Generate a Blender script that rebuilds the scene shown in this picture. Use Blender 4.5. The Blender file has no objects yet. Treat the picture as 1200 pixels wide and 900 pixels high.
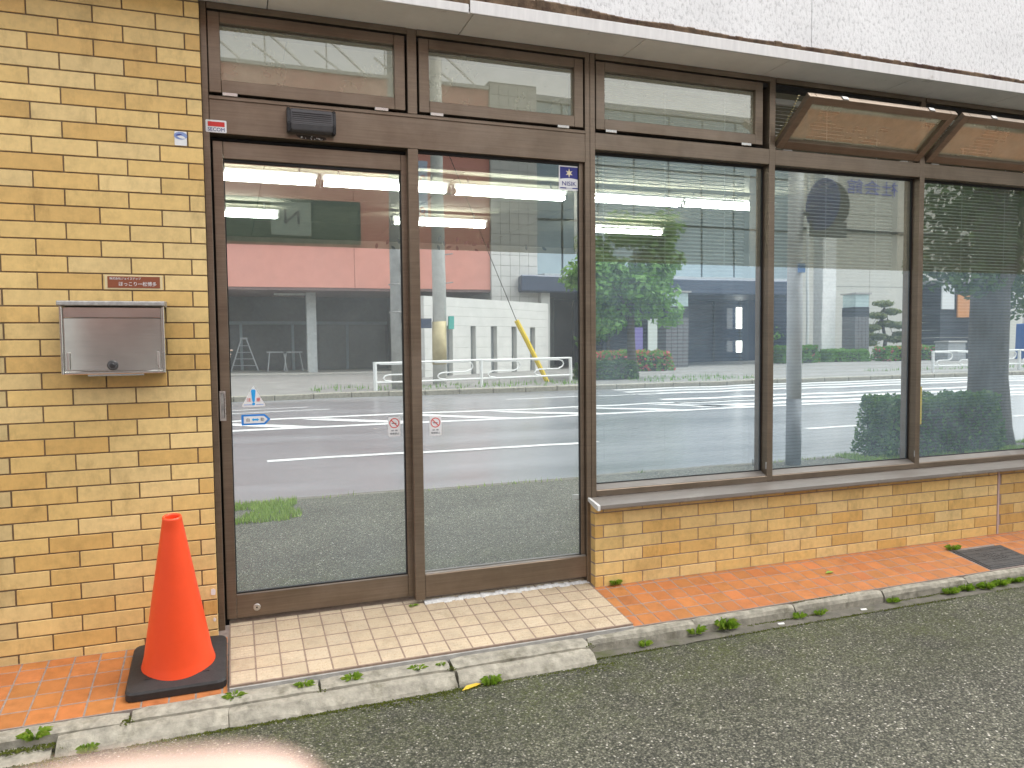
import bpy, bmesh, math, random
from mathutils import Vector, Matrix, noise as mnoise

# ------------------------------------------------------------------ camera, sky, sun, exposure
S = bpy.context.scene
COL = S.collection
R = math.radians
cd = bpy.data.cameras.new('camera'); cam = bpy.data.objects.new('camera', cd); COL.objects.link(cam)
cd.sensor_width = 36.0; cd.lens = 892.04 / 1200 * 36; cd.clip_start = 0.005; cd.clip_end = 3000
cr = Vector((0.9385126, -0.34509229, -0.01026711)); cu = Vector((0.02842146, 0.04758892, 0.99846258))
cf = Vector((0.34407314, 0.93736151, -0.05447083))
cam.matrix_world = Matrix(((cr.x, cu.x, -cf.x, 0.0), (cr.y, cu.y, -cf.y, -3.57446), (cr.z, cu.z, -cf.z, 1.29746), (0, 0, 0, 1)))
cd.dof.use_dof = True; cd.dof.focus_distance = 4.2; cd.dof.aperture_fstop = 9.0
S.camera = cam

SUN_EL, SUN_AZ = 66.0, 88.0          # degrees; azimuth from +Y clockwise: a veiled sun high above the far end of the street
W = bpy.data.worlds.new('World'); S.world = W; W.use_nodes = True
wn = W.node_tree.nodes; wl = W.node_tree.links
bg = wn['Background']
sky = wn.new('ShaderNodeTexSky'); sky.sky_type = 'NISHITA'; sky.sun_disc = False
sky.sun_elevation = R(SUN_EL); sky.sun_rotation = R(SUN_AZ); sky.air_density = 1.6; sky.dust_density = 4.0; sky.ozone_density = 1.0
hs = wn.new('ShaderNodeHueSaturation'); hs.inputs['Saturation'].default_value = 0.12
wl.new(sky.outputs[0], hs.inputs['Color']); wl.new(hs.outputs[0], bg.inputs['Color'])
bg.inputs['Strength'].default_value = 0.13
ld = bpy.data.lights.new('sun', 'SUN'); sun = bpy.data.objects.new('sun', ld); COL.objects.link(sun)
ld.energy = 0.9; ld.angle = R(30); ld.color = (1.0, 0.965, 0.9)
sd = Vector((math.sin(R(SUN_AZ)) * math.cos(R(SUN_EL)), math.cos(R(SUN_AZ)) * math.cos(R(SUN_EL)), math.sin(R(SUN_EL))))
sun.rotation_euler = (-sd).to_track_quat('-Z', 'Y').to_euler(); sun.location = sd * 30
S.view_settings.view_transform = 'Standard'; S.view_settings.look = 'None'
S.view_settings.exposure = 1.63; S.view_settings.gamma = 1.0
S.cycles.max_bounces = 10; S.cycles.transparent_max_bounces = 16; S.cycles.caustics_reflective = False; S.cycles.caustics_refractive = False
S.cycles.use_denoising = True

# ------------------------------------------------------------------ helpers
random.seed(7)
U = random.uniform
WLOC = {}

def reg(o, world):
    WLOC[o.name] = Vector(world)

def thing(name, label, cat, loc=(0, 0, 0), group=None):
    o = bpy.data.objects.new(name, None); COL.objects.link(o); o.location = loc; o.empty_display_size = 0.1
    o['label'] = label; o['category'] = cat
    if group: o['group'] = group
    reg(o, loc); return o

def tag(o, label, cat, group=None):
    o['label'] = label; o['category'] = cat
    if group: o['group'] = group
    return o

def struct(name, kind='structure'):
    o = bpy.data.objects.new(name, None); COL.objects.link(o); o['kind'] = kind; reg(o, (0, 0, 0)); return o

def put(name, mesh, parent=None, world=(0, 0, 0), color=None):
    o = bpy.data.objects.new(name, mesh); COL.objects.link(o)
    w = Vector(world)
    if parent is not None:
        o.parent = parent; o.location = w - WLOC[parent.name]
    else:
        o.location = w
    reg(o, w)
    if color: o.color = (*color, 1)
    return o

class MB:
    def __init__(s): s.v = []; s.f = []
    def add(s, vs, fs):
        n = len(s.v); s.v += [tuple(v) for v in vs]; s.f += [tuple(i + n for i in f) for f in fs]; return s
    def box(s, x0, x1, y0, y1, z0, z1):
        return s.add([(x0, y0, z0), (x1, y0, z0), (x1, y1, z0), (x0, y1, z0), (x0, y0, z1), (x1, y0, z1), (x1, y1, z1), (x0, y1, z1)],
                     [(0, 3, 2, 1), (4, 5, 6, 7), (0, 1, 5, 4), (1, 2, 6, 5), (2, 3, 7, 6), (3, 0, 4, 7)])
    def prism(s, poly, a0, a1, axis=0):
        """extrude a 2-D polygon along an axis (0: poly is (y,z); 1: poly is (x,z); 2: poly is (x,y))"""
        n = len(poly)
        def P(p, a): return (a, p[0], p[1]) if axis == 0 else ((p[0], a, p[1]) if axis == 1 else (p[0], p[1], a))
        vs = [P(p, a0) for p in poly] + [P(p, a1) for p in poly]
        fs = [tuple(range(n)), tuple(range(2 * n - 1, n - 1, -1))] + [(i, i + n, (i + 1) % n + n, (i + 1) % n) for i in range(n)]
        return s.add(vs, fs)
    def sheet(s, poly):
        return s.add(poly, [tuple(range(len(poly)))])
    def grid(s, fn, nu, nv):
        n = len(s.v)
        for j in range(nv + 1):
            for i in range(nu + 1): s.v.append(tuple(fn(i / nu, j / nv)))
        for j in range(nv):
            for i in range(nu):
                a = n + j * (nu + 1) + i; s.f.append((a, a + 1, a + nu + 2, a + nu + 1))
        return s
    def tube(s, path, r, n=8, caps=True):
        P = [Vector(p) for p in path]; k = len(P); rs = r if isinstance(r, (list, tuple)) else [r] * k
        base = len(s.v); up = None
        for i, p in enumerate(P):
            t = ((P[min(i + 1, k - 1)] - P[max(i - 1, 0)])).normalized()
            if up is None: up = t.orthogonal().normalized()
            up = (up - t * up.dot(t)).normalized(); w = t.cross(up)
            for j in range(n):
                a = 2 * math.pi * j / n; s.v.append(tuple(p + (up * math.cos(a) + w * math.sin(a)) * rs[i]))
        for i in range(k - 1):
            for j in range(n):
                a = base + i * n + j; b = base + i * n + (j + 1) % n; s.f.append((a, b, b + n, a + n))
        if caps:
            s.f.append(tuple(base + j for j in range(n))[::-1]); s.f.append(tuple(base + (k - 1) * n + j for j in range(n)))
        return s
    def lathe(s, prof, c, n=24, M=None, cap=True):
        base = len(s.v)
        for r_, z in prof:
            for j in range(n):
                a = 2 * math.pi * j / n; p = Vector((r_ * math.cos(a), r_ * math.sin(a), z))
                if M is not None: p = M @ p
                s.v.append(tuple(p + Vector(c)))
        for i in range(len(prof) - 1):
            for j in range(n):
                a = base + i * n + j; b = base + i * n + (j + 1) % n; s.f.append((a, b, b + n, a + n))
        if cap:
            s.f.append(tuple(base + j for j in range(n))[::-1]); s.f.append(tuple(base + (len(prof) - 1) * n + j for j in range(n)))
        return s
    def mesh(s, name, mat, bevel=0, smooth=False, recalc=True, seg=1):
        me = bpy.data.meshes.new(name)
        if bevel or recalc:
            bm = bmesh.new(); vs = [bm.verts.new(v) for v in s.v]
            for f in s.f:
                try: bm.faces.new([vs[i] for i in f])
                except ValueError: pass
            if recalc: bmesh.ops.recalc_face_normals(bm, faces=bm.faces)
            if bevel: bmesh.ops.bevel(bm, geom=list(bm.edges), offset=bevel, segments=seg, affect='EDGES', clamp_overlap=True)
            bm.to_mesh(me); bm.free()
        else:
            me.from_pydata(s.v, [], s.f)
        if mat: me.materials.append(mat)
        if smooth: me.polygons.foreach_set('use_smooth', [True] * len(me.polygons))
        me.update(); return me
    def build(s, name, mat, parent=None, bevel=0, smooth=False, recalc=True, world=(0, 0, 0), color=None, seg=1):
        return put(name, s.mesh(name, mat, bevel, smooth, recalc, seg), parent, world, color)

# ------------------------------------------------------------------ materials
class NT:
    def __init__(s, name):
        s.m = bpy.data.materials.new(name); s.m.use_nodes = True; s.t = s.m.node_tree; s.n = s.t.nodes
        s.bsdf = s.n['Principled BSDF']; s.out = s.n['Material Output']; s._pos = None
    def new(s, typ, **kw):
        n = s.n.new('ShaderNode' + typ)
        for k, v in kw.items():
            if k in n.bl_rna.properties: setattr(n, k, v)
            else: n.inputs[k.replace('_', ' ')].default_value = v
        return n
    def link(s, a, b): s.t.links.new(a, b)
    @property
    def pos(s):
        if s._pos is None: s._pos = s.n.new('ShaderNodeNewGeometry')
        return s._pos.outputs['Position']
    def mapped(s, scale):
        mp = s.new('Mapping'); mp.inputs['Scale'].default_value = scale; s.link(s.pos, mp.inputs['Vector']); return mp.outputs[0]
    def noise(s, scale, detail=4, rough=.55, vec=None):
        n = s.new('TexNoise'); n.inputs['Scale'].default_value = scale; n.inputs['Detail'].default_value = detail; n.inputs['Roughness'].default_value = rough
        s.link(vec if vec is not None else s.pos, n.inputs['Vector']); return n.outputs['Fac']
    def ramp(s, fac, stops):
        r = s.new('ValToRGB'); cr_ = r.color_ramp
        while len(cr_.elements) < len(stops): cr_.elements.new(.5)
        for e, (p, c) in zip(cr_.elements, stops):
            e.position = p; e.color = (*c, 1) if len(c) == 3 else c
        s.link(fac, r.inputs[0]); return r.outputs[0]
    def mix(s, fac, a, b, blend='MIX'):
        m = s.new('Mix', data_type='RGBA', blend_type=blend)
        for sock, v in ((m.inputs[0], fac), (m.inputs[6], a), (m.inputs[7], b)):
            if isinstance(v, (int, float)): sock.default_value = v
            elif isinstance(v, tuple): sock.default_value = (*v, 1)
            else: s.link(v, sock)
        return m.outputs[2]
    def bump(s, h, strength, dist=.01):
        b = s.new('Bump'); b.inputs['Strength'].default_value = strength; b.inputs['Distance'].default_value = dist
        s.link(h, b.inputs['Height']); s.link(b.outputs[0], s.bsdf.inputs['Normal'])
    def set(s, **kw):
        for k, v in kw.items():
            i = s.bsdf.inputs[k.replace('_', ' ')]
            if hasattr(v, 'links') or hasattr(v, 'is_output'): s.link(v, i)
            elif isinstance(v, tuple): i.default_value = (*v, 1)
            else: i.default_value = v
        return s

def grey(v): return (v, v, v)

def pm(name, col, rough=.6, metal=0., var=.15, vs=6., vstretch=None, bump=0., bs=200., spec=.5, dirt=None):
    t = NT(name)
    vec = t.mapped(vstretch) if vstretch else None
    n = t.noise(vs, 5, .6, vec)
    c = t.mix(1.0, col, t.ramp(n, [(.25, grey(1 - var)), (.75, grey(1 + var))]), 'MULTIPLY')
    if dirt:
        d = t.ramp(t.noise(dirt[1], 6, .7), [(dirt[2], grey(0)), (min(1, dirt[2] + .2), grey(1))])
        c = t.mix(d, c, dirt[0])
    t.set(Base_Color=c, Metallic=metal, Specular_IOR_Level=spec)
    r = t.ramp(t.noise(vs * 2.3, 4), [(.2, grey(max(.02, rough - .08))), (.8, grey(min(1, rough + .08)))])
    t.set(Roughness=r)
    if bump: t.bump(t.noise(bs, 3), bump, .002)
    return t.m

def m_tile(name, var, rough, grain=60., bump=.25, mott=.12, speck=None, marks=None):
    """glazed or fired clay piece; the piece's own tone comes from the object colour"""
    t = NT(name); oi = t.new('ObjectInfo')
    n1 = t.noise(28., 6, .65); n2 = t.noise(grain * 4, 3)
    c = t.mix(1., oi.outputs['Color'], t.ramp(n1, [(.2, grey(1 - mott)), (.8, grey(1 + mott))]), 'MULTIPLY')
    rr = t.ramp(oi.outputs['Random'], [(0, grey(1 - var)), (1, grey(1 + var))]); c = t.mix(1., c, rr, 'MULTIPLY')
    # fine vertical wire-cut grain
    g = t.noise(1., 4, .6, t.mapped((260., 260., 25.)))
    c = t.mix(1., c, t.ramp(g, [(.3, grey(.975)), (.7, grey(1.02))]), 'MULTIPLY')
    c = t.mix(1., c, t.ramp(t.noise(7., 6, .7), [(.28, grey(.84)), (.5, grey(1.)), (.75, grey(1.06))]), 'MULTIPLY')
    c = t.mix(1., c, t.ramp(t.noise(1., 6, .72, t.mapped((5., 5., 2.2))), [(.30, (.72, .70, .66)), (.46, grey(1.)), (1., grey(1.))]), 'MULTIPLY')
    if speck:
        sp = t.ramp(t.noise(speck[1], 6, .75), [(speck[2], grey(0)), (speck[2] + .1, grey(1))]); c = t.mix(sp, c, speck[0])
    if marks:
        mk = t.ramp(t.noise(1., 4, .7, t.mapped((150., 75., 75.))), [(.54, grey(0)), (.66, grey(.65))]); c = t.mix(mk, c, marks)
    t.set(Base_Color=c, Roughness=t.ramp(n1, [(.2, grey(rough - .1)), (.8, grey(rough + .12))]))
    t.bump(n2, bump, .001); return t.m

BRICK = m_tile('glazed_brick', .04, .42, bump=.2, mott=.1, speck=((.22, .15, .08), 9., .70))
TERRA = m_tile('terracotta', .06, .5, bump=.3, mott=.16, speck=((.16, .09, .05), 14., .66))
PORCH = m_tile('ribbed_porch_tile', .05, .6, bump=.3, mott=.08, speck=((.30, .24, .18), 12., .64), marks=(.36, .24, .14))
MORTAR = pm('mortar', (.19, .132, .082), .9, var=.25, vs=30, bump=.4, bs=400)
MORTAR_L = pm('mortar_pale', (.33, .25, .22), .9, var=.2, vs=30, bump=.4, bs=400)
GROUT = pm('floor_grout', (.23, .185, .16), .9, var=.25, vs=40, bump=.4, bs=400)
PGROUT = pm('porch_grout', (.25, .18, .135), .9, var=.25, vs=40, bump=.4, bs=400)
def m_bronze():
    t = NT('bronze_aluminium')
    n = t.noise(1., 5, .6, t.mapped((3., 3., 140.))); n3 = t.noise(1., 5, .6, t.mapped((60., 60., 5.)))
    n2 = t.noise(5., 5, .65)
    c = t.ramp(n2, [(.25, (.160, .121, .086)), (.75, (.228, .175, .128))])
    c = t.mix(1., c, t.ramp(n, [(.3, grey(.86)), (.7, grey(1.14))]), 'MULTIPLY')
    dust_haze = t.ramp(t.noise(2.2, 7, .72), [(.48, grey(0)), (.8, grey(.45))])
    c = t.mix(dust_haze, c, (.30, .25, .205))
    t.set(Base_Color=c, Metallic=.6, Roughness=t.ramp(n2, [(.2, grey(.30)), (.8, grey(.46))]), Specular_IOR_Level=.5)
    t.bump(n3, .05, .0005); return t.m
BRONZE = m_bronze()
DARK = pm('dark_gap_rubber', (.012, .011, .010), .7, var=.2)
def m_glass(name, fac, tint, gloss_tint=(1, 1, 1), dust_haze=.05, dcol=(.44, .61, .72)):
    t = NT(name); t.n.remove(t.bsdf)
    lw = t.new('Fresnel'); lw.inputs['IOR'].default_value = 1.5
    ma = t.new('Math', operation='MULTIPLY_ADD'); ma.inputs[1].default_value = 1.0 - fac; ma.inputs[2].default_value = fac; ma.use_clamp = True
    t.link(lw.outputs[0], ma.inputs[0])
    tr = t.new('BsdfTransparent'); tr.inputs[0].default_value = (*tint, 1)
    gl = t.new('BsdfGlossy'); gl.inputs['Color'].default_value = (*gloss_tint, 1); gl.inputs['Roughness'].default_value = 0.0
    b = t.new('Bump'); b.inputs['Strength'].default_value = .012; b.inputs['Distance'].default_value = .02
    t.link(t.noise(2.3, 1), b.inputs['Height']); t.link(b.outputs[0], gl.inputs['Normal'])
    mx = t.new('MixShader'); t.link(ma.outputs[0], mx.inputs[0]); t.link(tr.outputs[0], mx.inputs[1]); t.link(gl.outputs[0], mx.inputs[2])
    # diffuse veil: pane dust plus a painted milky haze that lifts the dark reflections
    df = t.new('BsdfDiffuse'); df.inputs[0].default_value = (*dcol, 1); du = t.new('MixShader')
    t.link(t.ramp(t.noise(3.5, 6, .7), [(.25, grey(dust_haze * .6)), (.75, grey(dust_haze * 1.4))]), du.inputs[0])
    t.link(mx.outputs[0], du.inputs[1]); t.link(df.outputs[0], du.inputs[2]); t.link(du.outputs[0], t.out.inputs[0]); return t.m
CLEAR = m_glass('clear_glass', .20, (.84, .92, .88), (.93, 1., .97), .02)
WCLEAR = m_glass('clear_window_glass', .27, (.88, .95, .90), (.93, 1., .97), .10, (.50, .60, .52))
FILM = m_glass('mirror_film_glass', .83, (.70, .78, .80), (.93, .99, 1.), .13, (.58, .66, .70)); WFILM = m_glass('mirror_film_window', .86, (.72, .80, .82), (.92, .99, 1.), .20, (.54, .70, .82))
VENT = m_glass('hazy_transom_glass', .22, (.80, .84, .70), (1., 1., .93), .30, (.62, .64, .48)); VENT_O = m_glass('hazy_open_glass', .13, (.80, .84, .70), (1., 1., .90), .36, (.68, .62, .44))  # pale olive haze painted into these panes by the diffuse veil
def m_asphalt():
    t = NT('coarse_asphalt')
    v = t.new('TexVoronoi'); v.inputs['Scale'].default_value = 135.; t.link(t.pos, v.inputs['Vector'])
    v2 = t.new('TexVoronoi'); v2.inputs['Scale'].default_value = 260.; t.link(t.pos, v2.inputs['Vector'])
    sep = t.new('SeparateColor'); t.link(v.outputs['Color'], sep.inputs[0])
    c = t.ramp(sep.outputs[0], [(0, (.046, .047, .038)), (.35, (.090, .091, .068)), (.72, (.155, .152, .113)), (.90, (.235, .228, .175)), (.97, (.31, .295, .24)), (1., (.70, .66, .58))])
    edge = t.ramp(v.outputs['Distance'], [(.35, grey(1)), (.75, grey(.35))]); c = t.mix(1., c, edge, 'MULTIPLY')
    big = t.ramp(t.noise(1.1, 7, .65), [(.28, grey(.68)), (.72, grey(1.3))]); c = t.mix(1., c, big, 'MULTIPLY')
    # moss grows in the pores near the kerb
    sx = t.new('SeparateXYZ'); t.link(t.pos, sx.inputs[0])
    mr = t.new('MapRange'); mr.inputs['From Min'].default_value = -1.35; mr.inputs['From Max'].default_value = -.55; t.link(sx.outputs[1], mr.inputs[0])
    ms = t.new('Math', operation='MULTIPLY'); t.link(mr.outputs[0], ms.inputs[0]); t.link(t.ramp(t.noise(4.5, 7, .7), [(.35, grey(0)), (.60, grey(1))]), ms.inputs[1])
    ms2 = t.new('Math', operation='MULTIPLY'); t.link(ms.outputs[0], ms2.inputs[0]); t.link(t.ramp(t.noise(90., 4, .7), [(.4, grey(0)), (.6, grey(1))]), ms2.inputs[1])
    c = t.mix(ms2.outputs[0], c, (.075, .092, .018))
    t.set(Base_Color=c, Roughness=.75, Specular_IOR_Level=.35)
    hm = t.new('Math', operation='ADD'); t.link(v.outputs['Distance'], hm.inputs[0]); t.link(v2.outputs['Distance'], hm.inputs[1])
    inv = t.new('Math', operation='MULTIPLY'); inv.inputs[1].default_value = -1.; t.link(hm.outputs[0], inv.inputs[0])
    t.bump(inv.outputs[0], .9, .006); return t.m
ASPH = m_asphalt()
def m_road():
    t = NT('wet_road')
    n = t.noise(.5, 6, .6, t.mapped((.35, 1.6, 1.)))
    c = t.ramp(n, [(.3, (.125, .13, .14)), (.7, (.19, .196, .208))]); c = t.mix(1., c, t.ramp(t.noise(120., 2), [(.3, grey(.75)), (.7, grey(1.25))]), 'MULTIPLY')
    t.set(Base_Color=c, Roughness=t.ramp(n, [(.3, grey(.28)), (.7, grey(.5))]), Coat_Weight=.5, Coat_Roughness=.22); t.bump(t.noise(150., 2), .15, .004); return t.m
ROAD = m_road()
CONC = pm('kerb_concrete', (.285, .265, .215), .9, var=.38, vs=26, bump=1., bs=130, dirt=((.12, .11, .075), 9., .52))
CONC_D = pm('dark_concrete', (.115, .105, .085), .9, var=.35, vs=16, bump=.7, bs=260, dirt=((.07, .075, .03), 6., .5))
CONC_G = pm('grey_cement', (.30, .29, .27), .9, var=.25, vs=20, bump=.8, bs=200)
def m_stucco():
    t = NT('white_stucco')
    n = t.noise(1., 5, .7, t.mapped((55., 55., 34.))); big = t.noise(2.2, 5, .6)
    c = t.mix(1., t.ramp(n, [(.34, (.56, .555, .55)), (.50, (.84, .835, .83))]), t.ramp(big, [(.3, grey(.93)), (.7, grey(1.05))]), 'MULTIPLY')
    t.set(Base_Color=c, Roughness=.9); t.bump(n, .5, .008); return t.m
STUCCO = m_stucco()
SOFFIT = pm('soffit_paint', (.86, .83, .77), .85, var=.12, vs=3, bump=.1, bs=80, dirt=((.28, .25, .20), 3.5, .62))
FASCIA = pm('fascia_painted_steel', (.70, .68, .66), .5, var=.12, vs=5, vstretch=(6., 6., 1.), dirt=((.24, .17, .12), 7., .64))
RUST = pm('rusty_drip_edge', (.13, .085, .05), .9, var=.7, vs=22, bump=.8, bs=90, dirt=((.045, .016, .010), 6., .47))
CONE = pm('orange_plastic', (.84, .075, .018), .42, var=.05, vs=9, bump=.04, bs=60)
RUBBER = pm('black_rubber', (.022, .02, .02), .6, var=.25, vs=25, bump=.3, bs=300, dirt=((.07, .06, .05), 20., .62))
def m_steel():
    t = NT('brushed_stainless')
    n = t.noise(1., 4, .6, t.mapped((5., 5., 500.)))
    c = t.ramp(n, [(.3, (.60, .61, .575)), (.7, (.70, .71, .67))]); big = t.ramp(t.noise(6., 4), [(.3, grey(.85)), (.7, grey(1.1))])
    t.set(Base_Color=t.mix(1., c, big, 'MULTIPLY'), Metallic=1., Roughness=.22); t.bump(n, .06, .0005); return t.m
STEEL = m_steel()
GALV = pm('weathered_galvanised', (.38, .37, .355), .55, .6, var=.35, vs=45, bump=.3, bs=200)
CHROME = pm('satin_metal', (.55, .53, .50), .3, .9, var=.1)
BLACKP = pm('black_plastic', (.018, .018, .02), .35, var=.2, vs=20)
SENSOR = pm('sensor_plastic', (.075, .072, .075), .38, var=.2, vs=30)
SILL = pm('sill_aluminium', (.25, .225, .20), .5, .35, var=.15, vs=4, vstretch=(1., 6., 6.), dirt=((.36, .33, .29), 6., .58))
WHITEP = pm('white_plastic', (.72, .71, .68), .5, var=.08)
def flat(name, col, rough=.5):
    return pm(name, col, rough, var=.04, vs=40)
WHITE = flat('print_white', (.78, .78, .78)); RED = flat('print_red', (.62, .03, .025)); NAVY = flat('print_navy', (.03, .035, .22))
BLUE = flat('print_blue', (.02, .22, .68)); SKYB = flat('print_sky_blue', (.02, .36, .80)); GREYP = flat('print_grey', (.12, .13, .15)); GOLD = flat('print_cream', (.80, .70, .45))
BROWNP = flat('print_brown', (.24, .065, .025)); PINKP = flat('print_pink', (.72, .25, .25)); CREAM = flat('print_cream_border', (.70, .58, .33)); PALEB = flat('print_pale_blue', (.22, .30, .55))
DECAL = flat('leaf_decal', (.06, .05, .045)); YELLOW = pm('yellow_paint', (.70, .50, .02), .45, var=.08)
def emis(name, col, st):
    t = NT(name); t.set(Base_Color=(.8, .8, .8), Emission_Color=col, Emission_Strength=st); return t.m
TUBE = emis('fluorescent_tube', (1., 1., .95), 15.); STRIP = emis('strip_light', (1., .97, .88), 1.6); PALELAMP = emis('tube_dim', (1., .96, .9), .8)
def m_leaf(name, c0, c1, rough=.55, yellow=None):
    t = NT(name); g = t.n.new('ShaderNodeNewGeometry')
    c = t.ramp(g.outputs['Random Per Island'], [(0, c0), (.8, c1), (1, yellow or c1)])
    t.set(Base_Color=c, Roughness=rough, Specular_IOR_Level=.3)
    tl = t.new('BsdfTranslucent'); t.link(t.mix(1., c, (1.3, 1.5, .5), 'MULTIPLY'), tl.inputs[0])
    mx = t.new('MixShader'); mx.inputs[0].default_value = .25; t.link(t.bsdf.outputs[0], mx.inputs[1]); t.link(tl.outputs[0], mx.inputs[2]); t.link(mx.outputs[0], t.out.inputs[0])
    return t.m
LEAF = m_leaf('leaf_green', (.085, .19, .035), (.15, .31, .06)); LEAF_D = m_leaf('leaf_dark', (.035, .085, .028), (.07, .14, .04), yellow=(.12, .21, .04))
LEAF_L = m_leaf('weed_green', (.14, .25, .025), (.27, .40, .05), yellow=(.36, .42, .08)); LEAF_P = m_leaf('pine_green', (.08, .12, .035), (.16, .18, .06))
MOSS = m_leaf('moss_green', (.045, .058, .008), (.10, .115, .015), .9); AZALEA = m_leaf('azalea_pink', (.55, .06, .12), (.70, .16, .20)); YLEAF = m_leaf('yellow_leaf', (.62, .42, .03), (.70, .50, .04))
GRASS = m_leaf('grass_green', (.13, .22, .03), (.25, .36, .06))
BARK = pm('bark', (.085, .07, .055), .95, var=.45, vs=9, vstretch=(3., 3., .6), bump=1., bs=40)
BARK_D = pm('dark_bark', (.085, .08, .07), .95, var=.5, vs=9, vstretch=(3., 3., .6), bump=1., bs=30)

# ------------------------------------------------------------------ text
def text_mesh(body, size, mat, name, extr=.0004):
    cu_ = bpy.data.curves.new(name, 'FONT'); cu_.body = body; cu_.size = size; cu_.extrude = extr; cu_.align_x = 'CENTER'; cu_.align_y = 'CENTER'; cu_.resolution_u = 3
    ob = bpy.data.objects.new(name, cu_); COL.objects.link(ob)
    dg = bpy.context.evaluated_depsgraph_get(); me = bpy.data.meshes.new_from_object(ob.evaluated_get(dg))
    bpy.data.objects.remove(ob); bpy.data.curves.remove(cu_)
    me.materials.clear(); me.materials.append(mat); return me
def text(body, size, mat, name, parent, world, width=None, height=None, rotz=0., shear=0.):
    """letters standing upright and facing -y (rotz turns them), fitted to a width and a height"""
    me = text_mesh(body, size, mat, name)
    xs = [v.co.x for v in me.vertices]; ys = [v.co.y for v in me.vertices]
    if xs:
        cx, cy = (min(xs) + max(xs)) / 2, (min(ys) + max(ys)) / 2; w = max(xs) - min(xs); h = max(ys) - min(ys)
        fx = width / w if width else 1.; fy = height / h if height else (fx if width else 1.)
        for v in me.vertices: v.co.x = (v.co.x - cx) * fx + shear * (v.co.y - cy); v.co.y = (v.co.y - cy) * fy
    me.transform(Matrix.Rotation(rotz, 4, 'Z') @ Matrix.Rotation(R(90), 4, 'X'))
    return put(name, me, parent, world)

def plate(poly, y, t=.0006):
    """thin upright sheet facing -y, outline in (x, z)"""
    return MB().prism(poly, y, y + t, axis=1)
def rrect(x0, x1, z0, z1, r=.006, n=4):
    out = []
    for cx, cz, a0 in ((x1 - r, z1 - r, 0), (x0 + r, z1 - r, 90), (x0 + r, z0 + r, 180), (x1 - r, z0 + r, 270)):
        for k in range(n + 1):
            a = R(a0 + 90 * k / n); out.append((cx + r * math.cos(a), cz + r * math.sin(a)))
    return out
def circ(cx, cz, r, n=24): return [(cx + r * math.cos(2 * math.pi * i / n), cz + r * math.sin(2 * math.pi * i / n)) for i in range(n)]

# ================================================================== STREET SETTING
gr = struct('ground'); MB().sheet([(-600, -600, -.40), (600, -600, -.40), (600, 600, -.40), (-600, 600, -.40)]).build('soil', pm('soil', (.10, .085, .06), .95), gr)
walk = struct('asphalt_pavement')
MB().grid(lambda u, v: (-30 + 70 * u, -3.47 + (2.94) * v, -.14 + .004 * mnoise.noise((u * 60, v * 3, 1.3))), 280, 12).build('asphalt_sheet', ASPH, walk, smooth=True)
road = struct('road')
MB().sheet([(-80, -16.9, -.15), (90, -16.9, -.15), (90, -3.47, -.15), (-80, -3.47, -.15)]).build('road_sheet', ROAD, road)
PAINT = pm('road_paint', (.50, .50, .49), .6, var=.25, vs=3, bump=.1, bs=60, dirt=((.25, .25, .25), 4., .6))
def mark(pts): MB().sheet([(x, y, -.1455) for x, y in pts]).build('lane_marking', PAINT, road)
for a, b in ((-9.2, -4.4), (.37, 4.94), (8.7, 10.04), (13.4, 18.), (22., 26.6)): mark([(a, -6.16), (b, -6.16), (b, -6.0), (a, -6.0)])
mark([(-40, -9.95), (60, -9.95), (60, -9.70), (-40, -9.70)]); mark([(-40, -11.55), (12, -11.75), (12, -11.5), (-40, -11.30)])
for k in range(8):
    x = -4.5 + 1.9 * k; mark([(x, -11.33), (x + .5, -11.33), (x + 2.0, -9.97), (x + 1.5, -9.97)])
for k in range(8): mark([(9.5 + .2 * k, -10.7 - k * 1.0), (33, -10.7 - k * 1.0), (33, -10.25 - k * 1.0), (9.5 + .2 * k, -10.25 - k * 1.0)]) if k not in (3,) else None
mark([(-1., -13.35), (2.0, -13.45), (2.0, -13.33), (-1., -13.23)]); mark([(-1., -14.15), (1.6, -14.25), (1.6, -14.13), (-1., -14.03)])
mark([(6.5, -14.5), (11., -14.6), (11., -14.45), (6.5, -14.35)])
farw = struct('far_pavement')
MB().box(-60, 80, -60, -17.05, -.3, -.02).build('paving_slab', pm('far_paving', (.17, .165, .155), .75, var=.3, vs=1.2, dirt=((.10, .12, .05), 1.4, .6)), farw)
for k in range(60):
    MB().box(-20 + k * 1.0, -20 + k * 1.0 + .985, -17.04, -16.88, -.3, -.005).build('kerb_stone', CONC, farw, bevel=.02)
nk = struct('road_edge')
MB().box(-30, 40, -3.56, -3.44, -.3, -.137).build('edge_strip', CONC_D, nk, bevel=.01)

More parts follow.
